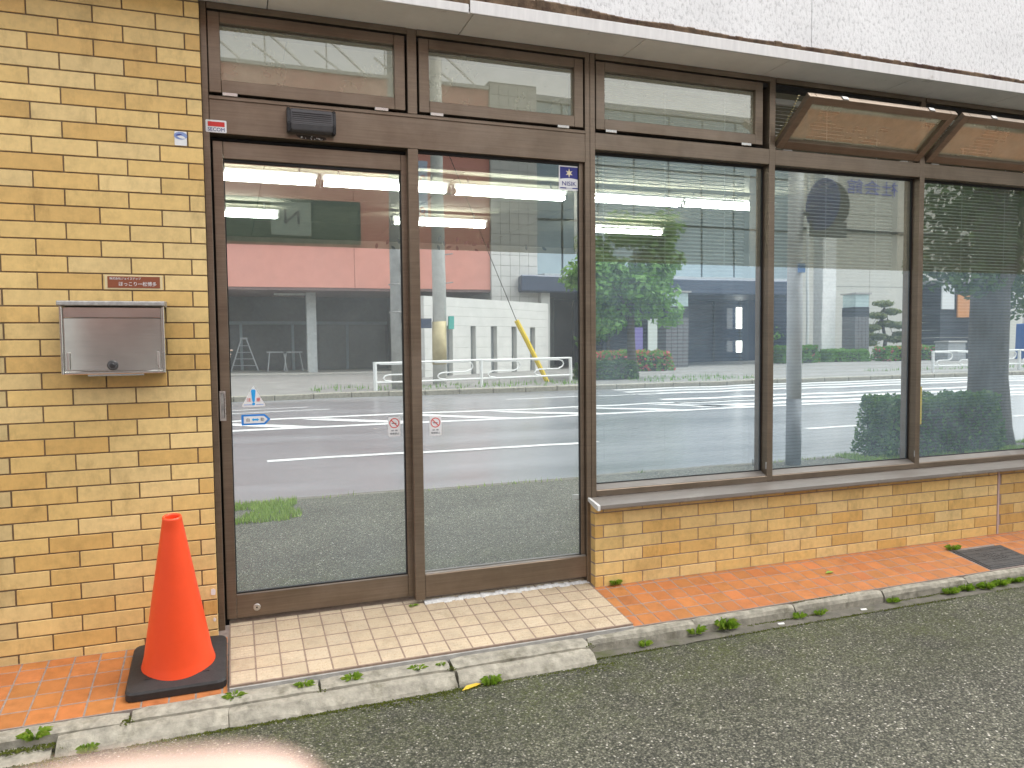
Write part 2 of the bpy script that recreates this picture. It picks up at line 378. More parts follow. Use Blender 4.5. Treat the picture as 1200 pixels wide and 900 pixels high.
# ------------------------------------------------------------------ sloping tiled pavement
SL = .156
PV = struct('tiled_pavement')
def tiles(root, name, mat, x0, nx, y0, rows, pitch, slope, zc, cols, gap=.0052, th=.012, xr=None, skip=None, stuff_from=None):
    """square tiles laid on a sloping bed; each tile is its own object sharing meshes"""
    ang = math.atan(slope); cache = {}
    for j, (ya, yb) in enumerate(rows):
        d = (yb - ya) / math.cos(ang) - gap
        for i in range(nx):
            xa = x0 + i * pitch; xb = xa + pitch
            if xr: xa = max(xa, xr[0]); xb = min(xb, xr[1])
            if xb - xa < .02: continue
            xm, ym = (xa + xb) / 2, (ya + yb) / 2
            if skip and skip(xm, ym): continue
            key = (round(xb - xa, 3), round(d, 3))
            if key not in cache:
                w = xb - xa - gap; mb = MB()
                if name == 'porch_tile':
                    # ribbed anti-slip face: broken raised bars across the tile
                    mb.box(-w / 2, w / 2, -d / 2, d / 2, -th, 0)
                else: mb.box(-w / 2, w / 2, -d / 2, d / 2, -th, 0)
                cache[key] = mb.mesh(name, mat, bevel=.0015)
            o = put(name, cache[key], root, (xm, ym, zc + slope * ym + U(-.0006, .0006)))
            c = random.choice(cols); o.color = (c[0] * U(.95, 1.05), c[1] * U(.95, 1.05), c[2] * U(.95, 1.05), 1)
            o.rotation_euler = (ang + U(-.004, .004), U(-.004, .004), 0)
TC = [(.385, .140, .042), (.40, .147, .045), (.392, .143, .043), (.42, .155, .048), (.37, .133, .04)]
TP = .0962
rowsR = [(-.417 + TP * k, -.417 + TP * (k + 1)) for k in range(4)] + [(-.032, -.001)]
inside_cover = lambda x, y: 4.14 < x < 4.56 and -.41 < y < -.15
tiles(PV, 'terracotta_tile', TERRA, 1.8242 - TP, 36, 0, rowsR, TP, SL, 0., TC, xr=(1.757, 5.2), skip=inside_cover)
rowsL = [(-.445 + TP * k, -.445 + TP * (k + 1)) for k in range(4)] + [(-.060, -.001)]
tiles(PV, 'terracotta_tile', TERRA, -.8438 - 3 * TP, 12, 0, rowsL, TP, SL, 0., TC, xr=(-1.2, -.052))
def bed(x0, x1, y0, y1, slope, zc, name, mat, root):
    MB().prism([(y0, zc + slope * y0 - .0010), (y1, zc + slope * y1 - .0010), (y1, -.38), (y0, -.38)], x0, x1).build(name, mat, root)
bed(1.756, 9.5, -.419, .1, SL, 0., 'grout_bed', GROUT, PV); bed(-6, -.046, -.447, .1, SL, 0., 'grout_bed', GROUT, PV)
sb = MB()
for i in range(40):
    for (ya, yb) in rowsR:
        sb.prism([(ya + .002, SL * ya), (yb - .002, SL * yb), (yb - .002, SL * yb - .01), (ya + .002, SL * ya - .01)], 5.2 + i * TP + .002, 5.2 + (i + 1) * TP - .002)
    for (ya, yb) in rowsL:
        sb.prism([(ya + .002, SL * ya), (yb - .002, SL * yb), (yb - .002, SL * yb - .01), (ya + .002, SL * ya - .01)], -1.2 - (i + 1) * TP + .002, -1.2 - i * TP - .002)
o = sb.build('terracotta_tile', TERRA, PV, color=(.47, .17, .052)); o['kind'] = 'stuff'

# ------------------------------------------------------------------ entrance porch
PS = .115; PP = .1005
porch = thing('entrance_porch', 'beige ribbed-tile porch slab in front of the sliding doors', 'porch', (.85, -.2, -.04))
PC = [(.46, .37, .255), (.47, .38, .265), (.45, .36, .245), (.48, .39, .275)]
rowsP = [(-.426 + PP * k, -.426 + PP * (k + 1)) for k in range(5)]
pz = .004
angp = math.atan(PS); PORCH_N = 18
def porch_mesh(w, d):
    mb = MB().box(-w / 2, w / 2, -d / 2, d / 2, -.012, 0); me = mb.mesh('porch_tile', PORCH, bevel=.0015); return me
def rib_mesh(w, d, seed):
    rnd = random.Random(seed); mb = MB()
    for k in range(4):
        y = -d / 2 + d * (k + .7) / 4.4
        for q in range(5):
            xa = -w / 2 + .007 + q * (w - .014) / 5
            if rnd.random() < .9:
                yy = y + rnd.uniform(-.002, .002); l = (w - .014) / 5 - .004
                mb.prism([(yy, 0.0001), (yy + .003, .0016), (yy + .009, .0016), (yy + .012, .0001)], xa, xa + l)
    return mb.mesh('ribs', PORCH)
cache = {}
ribs = [rib_mesh(PP - .004, PP / math.cos(angp) - .004, s) for s in range(3)]
xs0 = -.0445
rows_all = [(r, 1) for r in rowsP] + [((.0768, .115), 0)]
for (ya, yb), full in rows_all:
    for i in range(PORCH_N):
        xa = xs0 + i * PP; xb = min(xa + PP, 1.7545)
        if xb - xa < .02: continue
        key = (round(xb - xa, 3), round(yb - ya, 3))
        if key not in cache: cache[key] = porch_mesh(xb - xa - .0052, (yb - ya) / math.cos(angp) - .0075)
        c = random.choice(PC); k = U(.95, 1.04)
        o = put('porch_tile', cache[key], porch, ((xa + xb) / 2, (ya + yb) / 2, pz + PS * (ya + yb) / 2 + U(-.0005, .0005)), (c[0] * k, c[1] * k, c[2] * k))
        o.rotation_euler = (angp + U(-.003, .003), U(-.003, .003), 0)
        if full and xb - xa > .09:
            q = put('ribs', random.choice(ribs), o, (0, 0, 0)); q.location = (0, 0, 0); q.color = o.color
mb = MB().prism([(-.429, pz - PS * .429 - .0007), (.2, pz + PS * .2 - .0007), (.2, -.38), (-.429, -.38)], -.047, 1.757); mb.build('porch_bed', PGROUT, porch)
MB().prism([(-.436, pz - PS * .43 - .011), (-.4295, pz - PS * .43 - .009), (-.4295, -.12), (-.439, -.12)], -.047, 1.757).build('cement_lip', CONC_G, porch)
g = MB(); rnd = random.Random(3)
pts = [(.86 + .9 * k / 46, .048 + rnd.uniform(-.012, .006)) for k in range(47)]
for (xa, ya), (xb, yb) in zip(pts, pts[1:]): g.prism([(ya, pz + PS * ya + .001), (.07, .022 + rnd.uniform(-.004, .004)), (.07, 0.)], xa, xb)
g.build('cement_fillet', pm('pale_cement', (.55, .54, .52), .9, var=.3, vs=50, bump=.8, bs=150), porch)

# ------------------------------------------------------------------ kerb and gutter
kerb = struct('kerb')
def kstone(name, x0, x1, prof, mat, jit=.004, seed=0, bevel=.006, n=None):
    n = n or max(2, int((x1 - x0) / .05)); P = len(prof); mb = MB(); rnd = random.Random(seed)
    def fn(i, j):
        x = x0 + (x1 - x0) * i / n; y, z = prof[j]
        e = mnoise.noise((x * 7 + seed, j * 1.7, 2.2)) * jit + mnoise.noise((x * 30 + seed, j * 3.7, 5.)) * jit * .5
        if i in (0, n): e -= .006
        return (x + (rnd.uniform(-.004, .004) if i in (0, n) else 0), y - e * .6, z + e)
    vs = [fn(i, j) for i in range(n + 1) for j in range(P)]
    fs = [(i * P + j, i * P + j + 1, (i + 1) * P + j + 1, (i + 1) * P + j) for i in range(n) for j in range(P - 1)]
    fs += [tuple(range(P)), tuple(n * P + j for j in range(P))[::-1]]
    return mb.add(vs, fs).build(name, mat, kerb, smooth=False)
back = [(-.30, -.078), (-.449, -.074), (-.485, -.078), (-.508, -.088), (-.512, -.20), (-.30, -.20)]
for i, (a, b) in enumerate(((-2.6, -1.4), (-1.39, -.402), (-.388, .292), (.300, .835), (.848, 1.490))):
    if b > -.04: prof = [(-.30, -.072), (-.442, -.0695), (-.48, -.072), (-.508, -.084), (-.512, -.20), (-.30, -.20)]
    else: prof = back
    kstone('kerb_stone', a, b, prof, CONC, seed=i * 3 + 1)
front = [(-.505, -.094), (-.520, -.091), (-.545, -.100), (-.575, -.128), (-.585, -.146), (-.59, -.22), (-.505, -.22)]
for i, (a, b) in enumerate(((-2.2, -1.0), (-.625, -.050), (-.046, .845), (.856, 1.495))):
    kstone('ramp_block', a, b, front, CONC if i != 1 else CONC, jit=.006, seed=20 + i)
kstone('broken_block', -.99, -.640, [(-.505, -.118), (-.53, -.122), (-.57, -.130), (-.60, -.145), (-.60, -.22), (-.505, -.22)], CONC, jit=.010, seed=40)
single = [(-.30, -.080), (-.413, -.070), (-.436, -.071), (-.449, -.080), (-.456, -.098), (-.458, -.20), (-.30, -.20)]
xk = [1.502, 2.085, 2.69, 3.285, 3.905, 4.51, 5.11, 5.72, 6.33, 6.94, 7.55]
for i, (a, b) in enumerate(zip(xk, xk[1:])): kstone('kerb_stone', a + .004, b - .004, [(y - (.014 if i == 0 else 0) * (y < -.4), z) for y, z in single], CONC, seed=50 + i, jit=.005)
MB().grid(lambda u, v: (1.50 + 6.5 * u, -.455 - .078 * v + .006 * mnoise.noise((u * 50, v, 3)), -.133 - .004 * v + .003 * mnoise.noise((u * 90, v * 2, 7))), 160, 3).build('gutter_strip', CONC_D, kerb, smooth=True)

# ================================================================== BRICK WALLS
PALE = [(.73, .515, .205), (.74, .53, .22), (.72, .495, .185), (.75, .55, .245)]
ORNG = [(.67, .43, .145), (.69, .455, .16), (.66, .415, .135)]
def bcol(o, pat=None):
    c = random.choice(ORNG if (pat == 'O' or (pat is None and random.random() < .22)) else PALE); k = U(.95, 1.05)
    o.color = (c[0] * k, c[1] * k, c[2] * k, 1)
bcache = {}
def brick(root, xa, xb, za, zb, pat=None, joint=.0058, depth=.03, y0=0.):
    w = round(xb - xa - joint, 4); h = round(zb - za - joint, 4)
    key = (w, h, depth)
    if key not in bcache: bcache[key] = MB().box(-w / 2, w / 2, 0, depth, -h / 2, h / 2).mesh('brick', BRICK, bevel=.0014)
    o = put('brick', bcache[key], root, ((xa + xb) / 2, y0 + U(-.0006, .0006), (za + zb) / 2)); bcol(o, pat)
    o.rotation_euler = (U(-.004, .004), 0, U(-.0025, .0025)); return o
# pattern of pale (P) and orange (O) faces, rows counted down from the top line, cells from left to right
PAT = {-2: 'PPPP', -1: 'OPPP', 0: 'POPO', 1: 'POOP', 2: 'PPOO', 3: 'PPPP', 4: 'POOP', 5: 'OPPO', 6: 'POPP', 7: 'PPPP', 8: 'OPPO', 9: 'POPP', 10: 'OPPP', 11: 'OOPP', 12: 'PPPP', 13: 'POPP',
       14: 'PPPP', 15: 'POPP', 16: 'PPOP', 17: 'OPPP', 18: 'PPOP', 19: 'PPPP', 20: 'OPOO', 21: 'POOP', 22: 'PPPP', 23: 'PPOO', 24: 'PPPP', 25: 'OOPP', 26: 'PPOO', 27: 'OPPP', 28: 'OPPO', 29: 'OPPP', 30: 'PPPP',
       31: 'POPP', 32: 'OPPP', 33: 'POPP', 34: 'OPPP', 35: 'POPP', 36: 'PPOO', 37: 'POPP', 38: 'PPPP'}
wallL = thing('brick_wall', 'tall yellow glazed brick wall left of the sliding door behind the cone', 'wall', (-.5, .1, 0))
XE = -.093; Z0 = 2.6205; RP = .068; BP = .235
extra = MB()
for n in range(-12, 39):
    zb_ = Z0 - RP * n; za_ = max(zb_ - RP, -.012 if n >= 38 else -9)
    if n == 38: za_ = -.02
    j0 = -.262 if n % 2 else -.152
    edges = [XE + .004, j0]
    while edges[-1] > -3.2: edges.append(edges[-1] - BP)
    pat = PAT.get(n)
    for k in range(len(edges) - 1):
        xb_, xa_ = edges[k], edges[k + 1]
        if k < 4 and n >= -2:
            brick(wallL, xa_, xb_, za_, zb_, pat[3 - k] if pat else None)
        elif zb_ < 3.3:
            extra.box(xa_ + .004, xb_ - .004, 0, .03, za_ + .004, zb_ - .004)
o = extra.build('brick', BRICK, wallL, color=(.61, .46, .215)); o['kind'] = 'stuff'
MB().box(-3.2, XE, .0045, .22, -.3, 2.80).build('mortar', MORTAR, wallL)
for (px, pz_, w_, h_, s_) in ((-.108, .207, .026, .034, 1), (-.106, .083, .012, .02, 2)):
    rnd = random.Random(s_)
    MB().prism([(px + w_ / 2 * math.cos(a * .785) * rnd.uniform(.7, 1.1), pz_ + h_ / 2 * math.sin(a * .785) * rnd.uniform(.8, 1.1)) for a in range(8)], -.002, .004, axis=1).build('plaster_patch', WHITEP, wallL)

wallR = thing('brick_wall', 'low yellow brick wall below the window sill beside the orange tiles', 'wall', (3.3, .1, 0))
XL = 1.768
LZ = [(-.035, .056), (.056, .1235), (.1235, .191), (.191, .2585), (.2585, .326), (.326, .3935), (.3935, .436)]
extra = MB()
for k, (za_, zb_) in enumerate(LZ):
    j0 = 1.82 if k % 2 == 0 else 1.937
    edges = [XL, j0]
    while edges[-1] < 9: edges.append(edges[-1] + BP)
    for i in range(len(edges) - 1):
        xa_, xb_ = edges[i], edges[i + 1]
        if xa_ > 5.4:
            extra.box(xa_ + .004, xb_ - .004, 0, .03, za_ + .004, zb_ - .004); continue
        if xa_ < 4.73 < xb_:
            if 4.722 - xa_ > .03: brick(wallR, xa_, 4.722, za_, zb_)
            if xb_ - 4.738 > .03: o = brick(wallR, 4.738, xb_, za_, zb_, 'O'); o.color = tuple(c * .8 for c in o.color[:3]) + (1,)
            continue
        o = brick(wallR, xa_, xb_, za_, zb_, depth=.0545 if i == 0 else .03)
        if xa_ > 4.73: o.color = tuple(c * .85 for c in o.color[:3]) + (1,)
o = extra.build('brick', BRICK, wallR, color=(.55, .40, .18)); o['kind'] = 'stuff'
MB().box(XL + .003, 9.2, .0045, .054, -.3, .437).build('mortar', MORTAR_L, wallR)
MB().box(XL + .003, 9.2, .0545, .24, -.3, .437).build('wall_core', MORTAR_L, wallR)
MB().box(4.7245, 4.7355, -.003, .0044, -.02, .436).build('sealant_joint', pm('pinkish_sealant', (.55, .42, .40), .7), wallR)

# ================================================================== SHOPFRONT FRAME
FY = .056
front_ = thing('shopfront_frame', 'brown aluminium frame of posts and rails holding doors and windows', 'frame', (2., .1, 0))
def fbox(name, x0, x1, y0, y1, z0, z1, mat=BRONZE, bevel=.002, root=front_): return MB().box(x0, x1, y0, y1, z0, z1).build(name, mat, root, bevel=bevel)
fbox('door_jamb', -.092, -.064, .0568, .20, -.02, 2.795); fbox('jamb_gap_filler', -.0638, -.045, .137, .19, -.02, 2.168, DARK, 0)  # dark filler added behind the jamb gap to stop room light leaking through
fbox('head_beam', -.0635, 1.7505, FY, .20, 2.2287, 2.3917)
fbox('beam_lip', -.0635, 1.7505, FY - .006, FY - .0005, 2.374, 2.386, bevel=.001)
fbox('door_track', -.0635, 1.7505, .132, .19, 2.17, 2.228, DARK)
# corner post between door and windows with a groove down its middle
fbox('post', 1.7513, 1.7782, FY, .20, -.03, 2.795); fbox('post', 1.7800, 1.8087, FY, .20, .437, 2.795); fbox('post_groove', 1.7783, 1.7799, FY + .006, .19, .0, 2.79, DARK, 0)
MX = [(2.9144, 2.9543), (4.0565, 4.0949), (5.198, 5.236), (6.340, 6.378)]
for a, b in MX: fbox('mullion', a, b, FY, .20, .470, 2.795)
bays = [(1.8087, 2.9144), (2.9543, 4.0565), (4.0949, 5.198), (5.236, 6.340)]
for a, b in bays:
    fbox('transom_rail', a + .0005, b - .0005, FY + .001, .20, 2.2993, 2.3863)
    MB().prism([(FY + .0005, .4718), (FY + .0005, .500), (FY + .004, .503), (.113, .5255), (.20, .5255), (.20, .4718)], a + .0005, b - .0005).build('bottom_rail', BRONZE, front_)
    MB().prism([(FY + .006, .5055), (.1125, .5275), (.1125, .5262), (FY + .006, .5042)], a + .002, b - .002).build('glazing_ledge', SILL, front_)
    fbox('rubber_gasket', a + .0005, a + .009, .109, .122, .5258, 2.299, DARK, 0); fbox('rubber_gasket', b - .009, b - .0005, .109, .122, .5258, 2.299, DARK, 0)
    fbox('rubber_gasket', a + .01, b - .01, .109, .122, 2.285, 2.299, DARK, 0); fbox('rubber_gasket', a + .01, b - .01, .109, .122, .5258, .531, DARK, 0)
    fbox('side_stop', a + .0005, a + .028, .123, .199, .5258, 2.299, BRONZE); fbox('side_stop', b - .028, b - .0005, .123, .199, .5258, 2.299, BRONZE)
fbox('transom_post', .8195, .8654, FY + .001, .20, 2.392, 2.795); fbox('end_post', -.0635, -.068 + .004, FY, .20, 2.392, 2.795)
for a, b in ((-.0635, .819), (.866, 1.7505)) + tuple((p + .001, q - .001) for p, q in bays):
    fbox('head_rail', a, b, .050, .20, 2.760, 2.7885); fbox('head_shadow_rail', a, b, .075, .13, 2.735, 2.7595, DARK, 0)
for a, b in ((-.0635, .819), (.866, 1.7505), (1.8092, 2.914)):
    fbox('sash_stop', a, a + .03, .118, .20, 2.392, 2.735, DARK, 0); fbox('sash_stop', b - .03, b, .118, .20, 2.392, 2.735, DARK, 0); fbox('sash_stop', a + .03, b - .03, .118, .20, 2.3925, 2.425, DARK, 0); fbox('sash_stop', a + .03, b - .03, .118, .2, 2.71, 2.735, DARK, 0)
# panes: lower part carries a mirror film, upper part is clear
FZ = 1.725
for a, b in bays:
    MB().sheet([(a + .009, .116, FZ), (b - .009, .116, FZ), (b - .009, .116, 2.287), (a + .009, .116, 2.287)]).build('clear_pane', WCLEAR, front_, recalc=False)
    MB().sheet([(a + .009, .116, .529), (b - .009, .116, .529), (b - .009, .116, FZ - .0006), (a + .009, .116, FZ - .0006)]).build('mirror_film_pane', WFILM, front_, recalc=False)
# sill
sill = MB().prism([(.0555, .467), (.0555, .462), (.02, .450), (-.058, .437), (-.058, .425), (-.064, .425), (-.066, .430), (-.066, .447)], 1.768, 9.2).build('window_sill', SILL, front_)
MB().prism([(.050, .470), (.050, .452), (-.02, .430), (-.060, .421), (-.071, .421), (-.071, .449), (-.06, .4525)], 1.752, 1.7675).build('sill_end_cap', WHITEP, front_, bevel=.0015)
for x in (2.905, 4.05): MB().box(x - .001, x + .004, FY - .0015, FY + .002, .545, .585).build('scratch_mark', GALV, front_)

# ------------------------------------------------------------------ sliding doors
D1 = thing('sliding_door', 'left sliding door leaf with pull handle, caution triangle and blue arrow', 'sliding door', (.39, .1, .04), 'sliding glass doors of the entrance')
DY = .096
MB().box(-.0555, -.013, DY, .135, .042, 2.205).build('stile', BRONZE, D1, bevel=.002); MB().box(.789, .835, DY + .002, .135, .042, 2.205).build('stile', BRONZE, D1, bevel=.002)
MB().box(-.0125, .7885, DY + .001, .134, 2.130, 2.205).build('top_rail', BRONZE, D1, bevel=.002); MB().box(-.0125, .7885, DY + .001, .134, .042, .153).build('bottom_rail', BRONZE, D1, bevel=.002)
for q in ((-.0125, -.008, .1535, 2.1295), (.784, .7885, .1535, 2.1295)): MB().box(q[0], q[1], DY + .010, .126, q[2], q[3]).build('rubber_gasket', DARK, D1)
MB().box(-.0075, .7835, DY + .010, .126, .1535, .158).build('rubber_gasket', DARK, D1); MB().box(-.0075, .7835, DY + .010, .126, 2.118, 2.1295).build('rubber_gasket', DARK, D1)
MB().box(-.010, .787, DY - .001, DY + .0005, .1485, .153).build('glazing_bead', SILL, D1)
FD = 1.756
MB().sheet([(-.008, .116, FD), (.784, .116, FD), (.784, .116, 2.119), (-.008, .116, 2.119)]).build('clear_pane', CLEAR, D1, recalc=False)
MB().sheet([(-.008, .116, .157), (.784, .116, .157), (.784, .116, FD - .0006), (-.008, .116, FD - .0006)]).build('mirror_film_pane', FILM, D1, recalc=False)
h = MB()
for q in ((-.0585, -.0325, .957, .967), (-.0585, -.0325, 1.083, 1.092), (-.0585, -.053, .967, 1.083), (-.038, -.0325, .967, 1.083)): h.box(q[0], q[1], DY - .004, DY - .0005, q[2], q[3])
hh = h.build('pull_handle', CHROME, D1); MB().box(-.0528, -.0382, DY - .002, DY - .0004, .9672, 1.0828).build('finger_recess', GALV, hh)
MB().box(-.0405, -.0382, DY - .0025, DY - .0021, .972, 1.078).build('recess_edge', DARK, hh)
lk = MB().lathe([(.0165, 0), (.0165, .003), (.014, .0045), (.006, .0045)], (.075, DY, .084), 20, Matrix.Rotation(R(90), 3, 'X')).build('lock_cylinder', CHROME, D1)
MB().lathe([(.004, 0), (.004, .0008)], (.075, DY - .0046, .084), 10, Matrix.Rotation(R(90), 3, 'X')).build('keyhole', DARK, lk)
D2 = thing('sliding_door', 'right glass door panel with the star sticker at its top corner', 'sliding door', (1.28, .08, .03), 'sliding glass doors of the entrance')
MB().box(.8159, .8654, FY, .115, .030, 2.2282).build('stile', BRONZE, D2, bevel=.002); MB().box(1.726, 1.749, .078, .115, .045, 2.2282).build('stile', BRONZE, D2, bevel=.002)
MB().box(.8660, 1.7485, FY + .001, .077, .042, .154).build('bottom_rail', BRONZE, D2, bevel=.002); MB().box(.8660, 1.7255, .0775, .115, .042, .150).build('rail_back', BRONZE, D2)
MB().box(.8665, 1.745, FY + .003, .078, .1545, .159).build('glazing_bead', SILL, D2, bevel=.001); MB().box(.8665, 1.7255, .080, .112, 2.2145, 2.2282).build('top_gasket', DARK, D2)
MB().box(.8665, .8695, .080, .096, .1595, 2.214).build('rubber_gasket', DARK, D2); MB().box(1.7215, 1.7255, .080, .096, .1595, 2.214).build('rubber_gasket', DARK, D2)
FE = 1.757
MB().sheet([(.868, .088, FE), (1.7235, .088, FE), (1.7235, .088, 2.216), (.868, .088, 2.216)]).build('clear_pane', CLEAR, D2, recalc=False)
MB().sheet([(.868, .088, .158), (1.7235, .088, .158), (1.7235, .088, FE - .0006), (.868, .088, FE - .0006)]).build('mirror_film_pane', FILM, D2, recalc=False)
# leaf transfers printed along the top of the film
LV = [(.973, 1.811, 70), (.998, 1.789, 100), (1.064, 1.808, 75), (1.112, 1.797, 35), (.968, 1.767, 110), (1.063, 1.766, 105), (1.152, 1.788, 10), (1.193, 1.809, 85), (1.224, 1.784, 110), (1.165, 1.757, 140), (1.431, 1.783, 95), (1.53, 1.779, 150), (1.02, 1.77, 20)]
def leafpoly(cx, cz, a, l=.030, w=.0085):
    out = []
    for k in range(10):
        t_ = 2 * math.pi * k / 10; x = math.cos(t_) * l / 2; z = math.sin(t_) * w * (1 - .5 * abs(math.cos(t_)))
        out.append((cx + x * math.cos(a) - z * math.sin(a), cz + x * math.sin(a) + z * math.cos(a)))
    return out
for x, z, a in LV: plate(leafpoly(x, z, R(a)), .0894, .0004).build('leaf_print', DECAL, D2)
for x, z, a in ((.668, 1.768, 80), (.722, 1.789, 60), (.775, 1.796, 110), (.750, 1.760, 130)): plate(leafpoly(x, z, R(a)), .1174, .0004).build('leaf_print', DECAL, D1)

# ------------------------------------------------------------------ transom windows
def transom(x0, x1, label, tilt=0., ny=(FY + .002)):
    z0, z1 = 2.405, 2.752
    root = thing('transom_window', label, 'window', (0, 0, 0), 'small windows over the doors and shop windows')
    pv = Vector(((x0 + x1) / 2, ny + .015, z0)); root.location = pv; reg(root, pv)
    w, d = .050, .034
    def part(nm, a, b, c, e, f, g_, mat, bev=.002):
        me = MB().box(a - pv.x, b - pv.x, c - pv.y, e - pv.y, f - pv.z, g_ - pv.z).mesh(nm, mat, bev); o_ = bpy.data.objects.new(nm, me); COL.objects.link(o_); o_.parent = root; return o_
    part('sash_stile', x0, x0 + w, ny, ny + d, z0, z1, BRONZE); part('sash_stile', x1 - w, x1, ny, ny + d, z0, z1, BRONZE)
    part('sash_rail', x0 + w + .0005, x1 - w - .0005, ny + .0005, ny + d, z1 - w + .004, z1, BRONZE); part('sash_rail', x0 + w + .0005, x1 - w - .0005, ny + .0005, ny + d, z0, z0 + w + .006, BRONZE)
    me = MB().sheet([(x0 + w - .004 - pv.x, ny + .024 - pv.y, z0 + w - pv.z), (x1 - w + .004 - pv.x, ny + .024 - pv.y, z0 + w - pv.z), (x1 - w + .004 - pv.x, ny + .024 - pv.y, z1 - w - pv.z), (x0 + w - .004 - pv.x, ny + .024 - pv.y, z1 - w - pv.z)]).mesh('pane', VENT_O if tilt else VENT, recalc=False)
    o_ = bpy.data.objects.new('pane', me); COL.objects.link(o_); o_.parent = root
    for xx in (x0 + .085, x1 - .115): part('hinge', xx - .032, xx + .032, ny - .008, ny + .004, z0 - .014, z0 + .002, CHROME, .002)
    for xx in (x0 + .25, x1 - .2):
        if tilt: part('catch', xx - .02, xx + .02, ny + .004, ny + .03, z1, z1 + .006, GALV, .001)
    root.rotation_euler = (R(tilt), 0, 0); return root
transom(-.061, .808, 'closed transom window above the sensor and left sliding door'); transom(.876, 1.742, 'closed transom window above the right door panel and star sticker')
transom(1.816, 2.868, 'closed transom window between the corner post and the tilted-open sash')
T4 = transom(2.962, 4.049, 'tilted-open transom window next to the closed ones', 52); T5 = transom(4.102, 5.19, 'tilted-open transom window at the right edge of the picture', 52)
for x in (2.972,):
    pass
ch = MB()
for xx in (2.958, 4.098):
    pts = [Vector((xx, .075, 2.43)).lerp(Vector((xx + .004, -.12, 2.635)), k / 22) + Vector((0, .0, -.02 * math.sin(math.pi * k / 22))) for k in range(23)]
    for k, p in enumerate(pts): ch.box(p.x - .004, p.x + .004, p.y - .005, p.y + .005, p.z - .003, p.z + .003)
    o = ch.build('stay_chain', pm('brass_chain', (.38, .33, .18), .45, .7), front_); ch = MB()

# ------------------------------------------------------------------ eave, fascia, upper wall
eave = thing('eave', 'pale soffit panels with white fascia and rusty drip edge over the windows', 'eave', (2., -.1, 2.79))
xsf = [-4.2, -3.31, -2.43, -1.55, -.68, .19, 1.075, 1.967, 2.850, 3.731, 4.60, 5.48, 6.36, 7.24, 8.12]
for a, b in zip(xsf, xsf[1:]): MB().box(a + .0025, b - .0025, -.188, .06, 2.7895, 2.80).build('soffit_panel', SOFFIT, eave, bevel=.001)
MB().box(-4.2, 8.2, -.187, .30, 2.8005, 2.812).build('soffit_backing', DARK, eave)
MB().box(-4.2, 1.050, -.199, -.1885, 2.788, 2.828).build('fascia_strip', FASCIA, eave, bevel=.002); MB().box(1.056, 8.2, -.202, -.1885, 2.788, 2.846).build('fascia_strip', FASCIA, eave, bevel=.002)
mb = MB(); nseg = 300; rnd = random.Random(5)
for k in range(nseg):
    xa = -4.2 + 12.4 * k / nseg; xb = -4.2 + 12.4 * (k + 1) / nseg
    zt = 2.874 + max(0., 2.17 - xa) * .028 + .010 * mnoise.noise((xa * 3., 0, 4)) + .006 * mnoise.noise((xa * 17., 0, 9)); yo = -.196 + .006 * mnoise.noise((xa * 11., 3, 1))
    zb_ = 2.8465 if xa > 1.05 else 2.8285
    mb.prism([(yo, zb_), (yo - .003, zt - .008), (yo + .004, zt), (-.17, zt), (-.17, zb_)], xa, xb + .0005)
mb.build('rusty_drip_edge', RUST, eave)
up = thing('upper_wall', 'rough white stucco upper wall above the eave', 'wall', (2., 0, 2.9))
for a, b in ((-4.2, -1.), (-.998, 2.9925), (2.9955, 6.2), (6.203, 8.2)): MB().box(a, b, -.182, .30, 2.868, 7.6).build('stucco_panel', STUCCO, up, bevel=.002)

# ------------------------------------------------------------------ things on the facade
sen = thing('door_sensor', 'dark grey automatic door sensor bar on the beam over the left door', 'sensor', (.366, .05, 2.31))
MB().prism([(.0555, 2.262), (.0555, 2.352), (.015, 2.356), (-.006, 2.346), (-.010, 2.285), (.0, 2.258), (.03, 2.252)], .275, .458).build('sensor_body', SENSOR, sen, bevel=.003, seg=2)
for a, b in ((.259, .2745), (.4585, .473)): MB().prism([(.0555, 2.256), (.0555, 2.358), (.010, 2.358), (-.004, 2.345), (-.008, 2.285), (.004, 2.250), (.03, 2.248)], a, b).build('end_cap', BLACKP, sen, bevel=.004, seg=2)
for k in range(5): MB().box(.28, .453, -.0115, -.0085, 2.295 + k * .009, 2.298 + k * .009).build('rib', SENSOR, sen)
res = MB().prism([(.300, 2.250), (.430, 2.247), (.436, 2.238), (.425, 2.232), (.40, 2.2305), (.36, 2.2303), (.325, 2.232), (.308, 2.240)], .0548, .0556, axis=1).build('glue_residue', pm('old_glue', (.045, .032, .024), .8, var=.5, vs=90), front_)
rnd = random.Random(9); gm = MB()
for k in range(16):
    x = .312 + .115 * rnd.random(); z = 2.234 + .012 * rnd.random(); s_ = rnd.uniform(.001, .003); gm.box(x - s_, x + s_, .0538, .0547, z - s_, z + s_)
gm.build('glue_specks', WHITEP, front_)

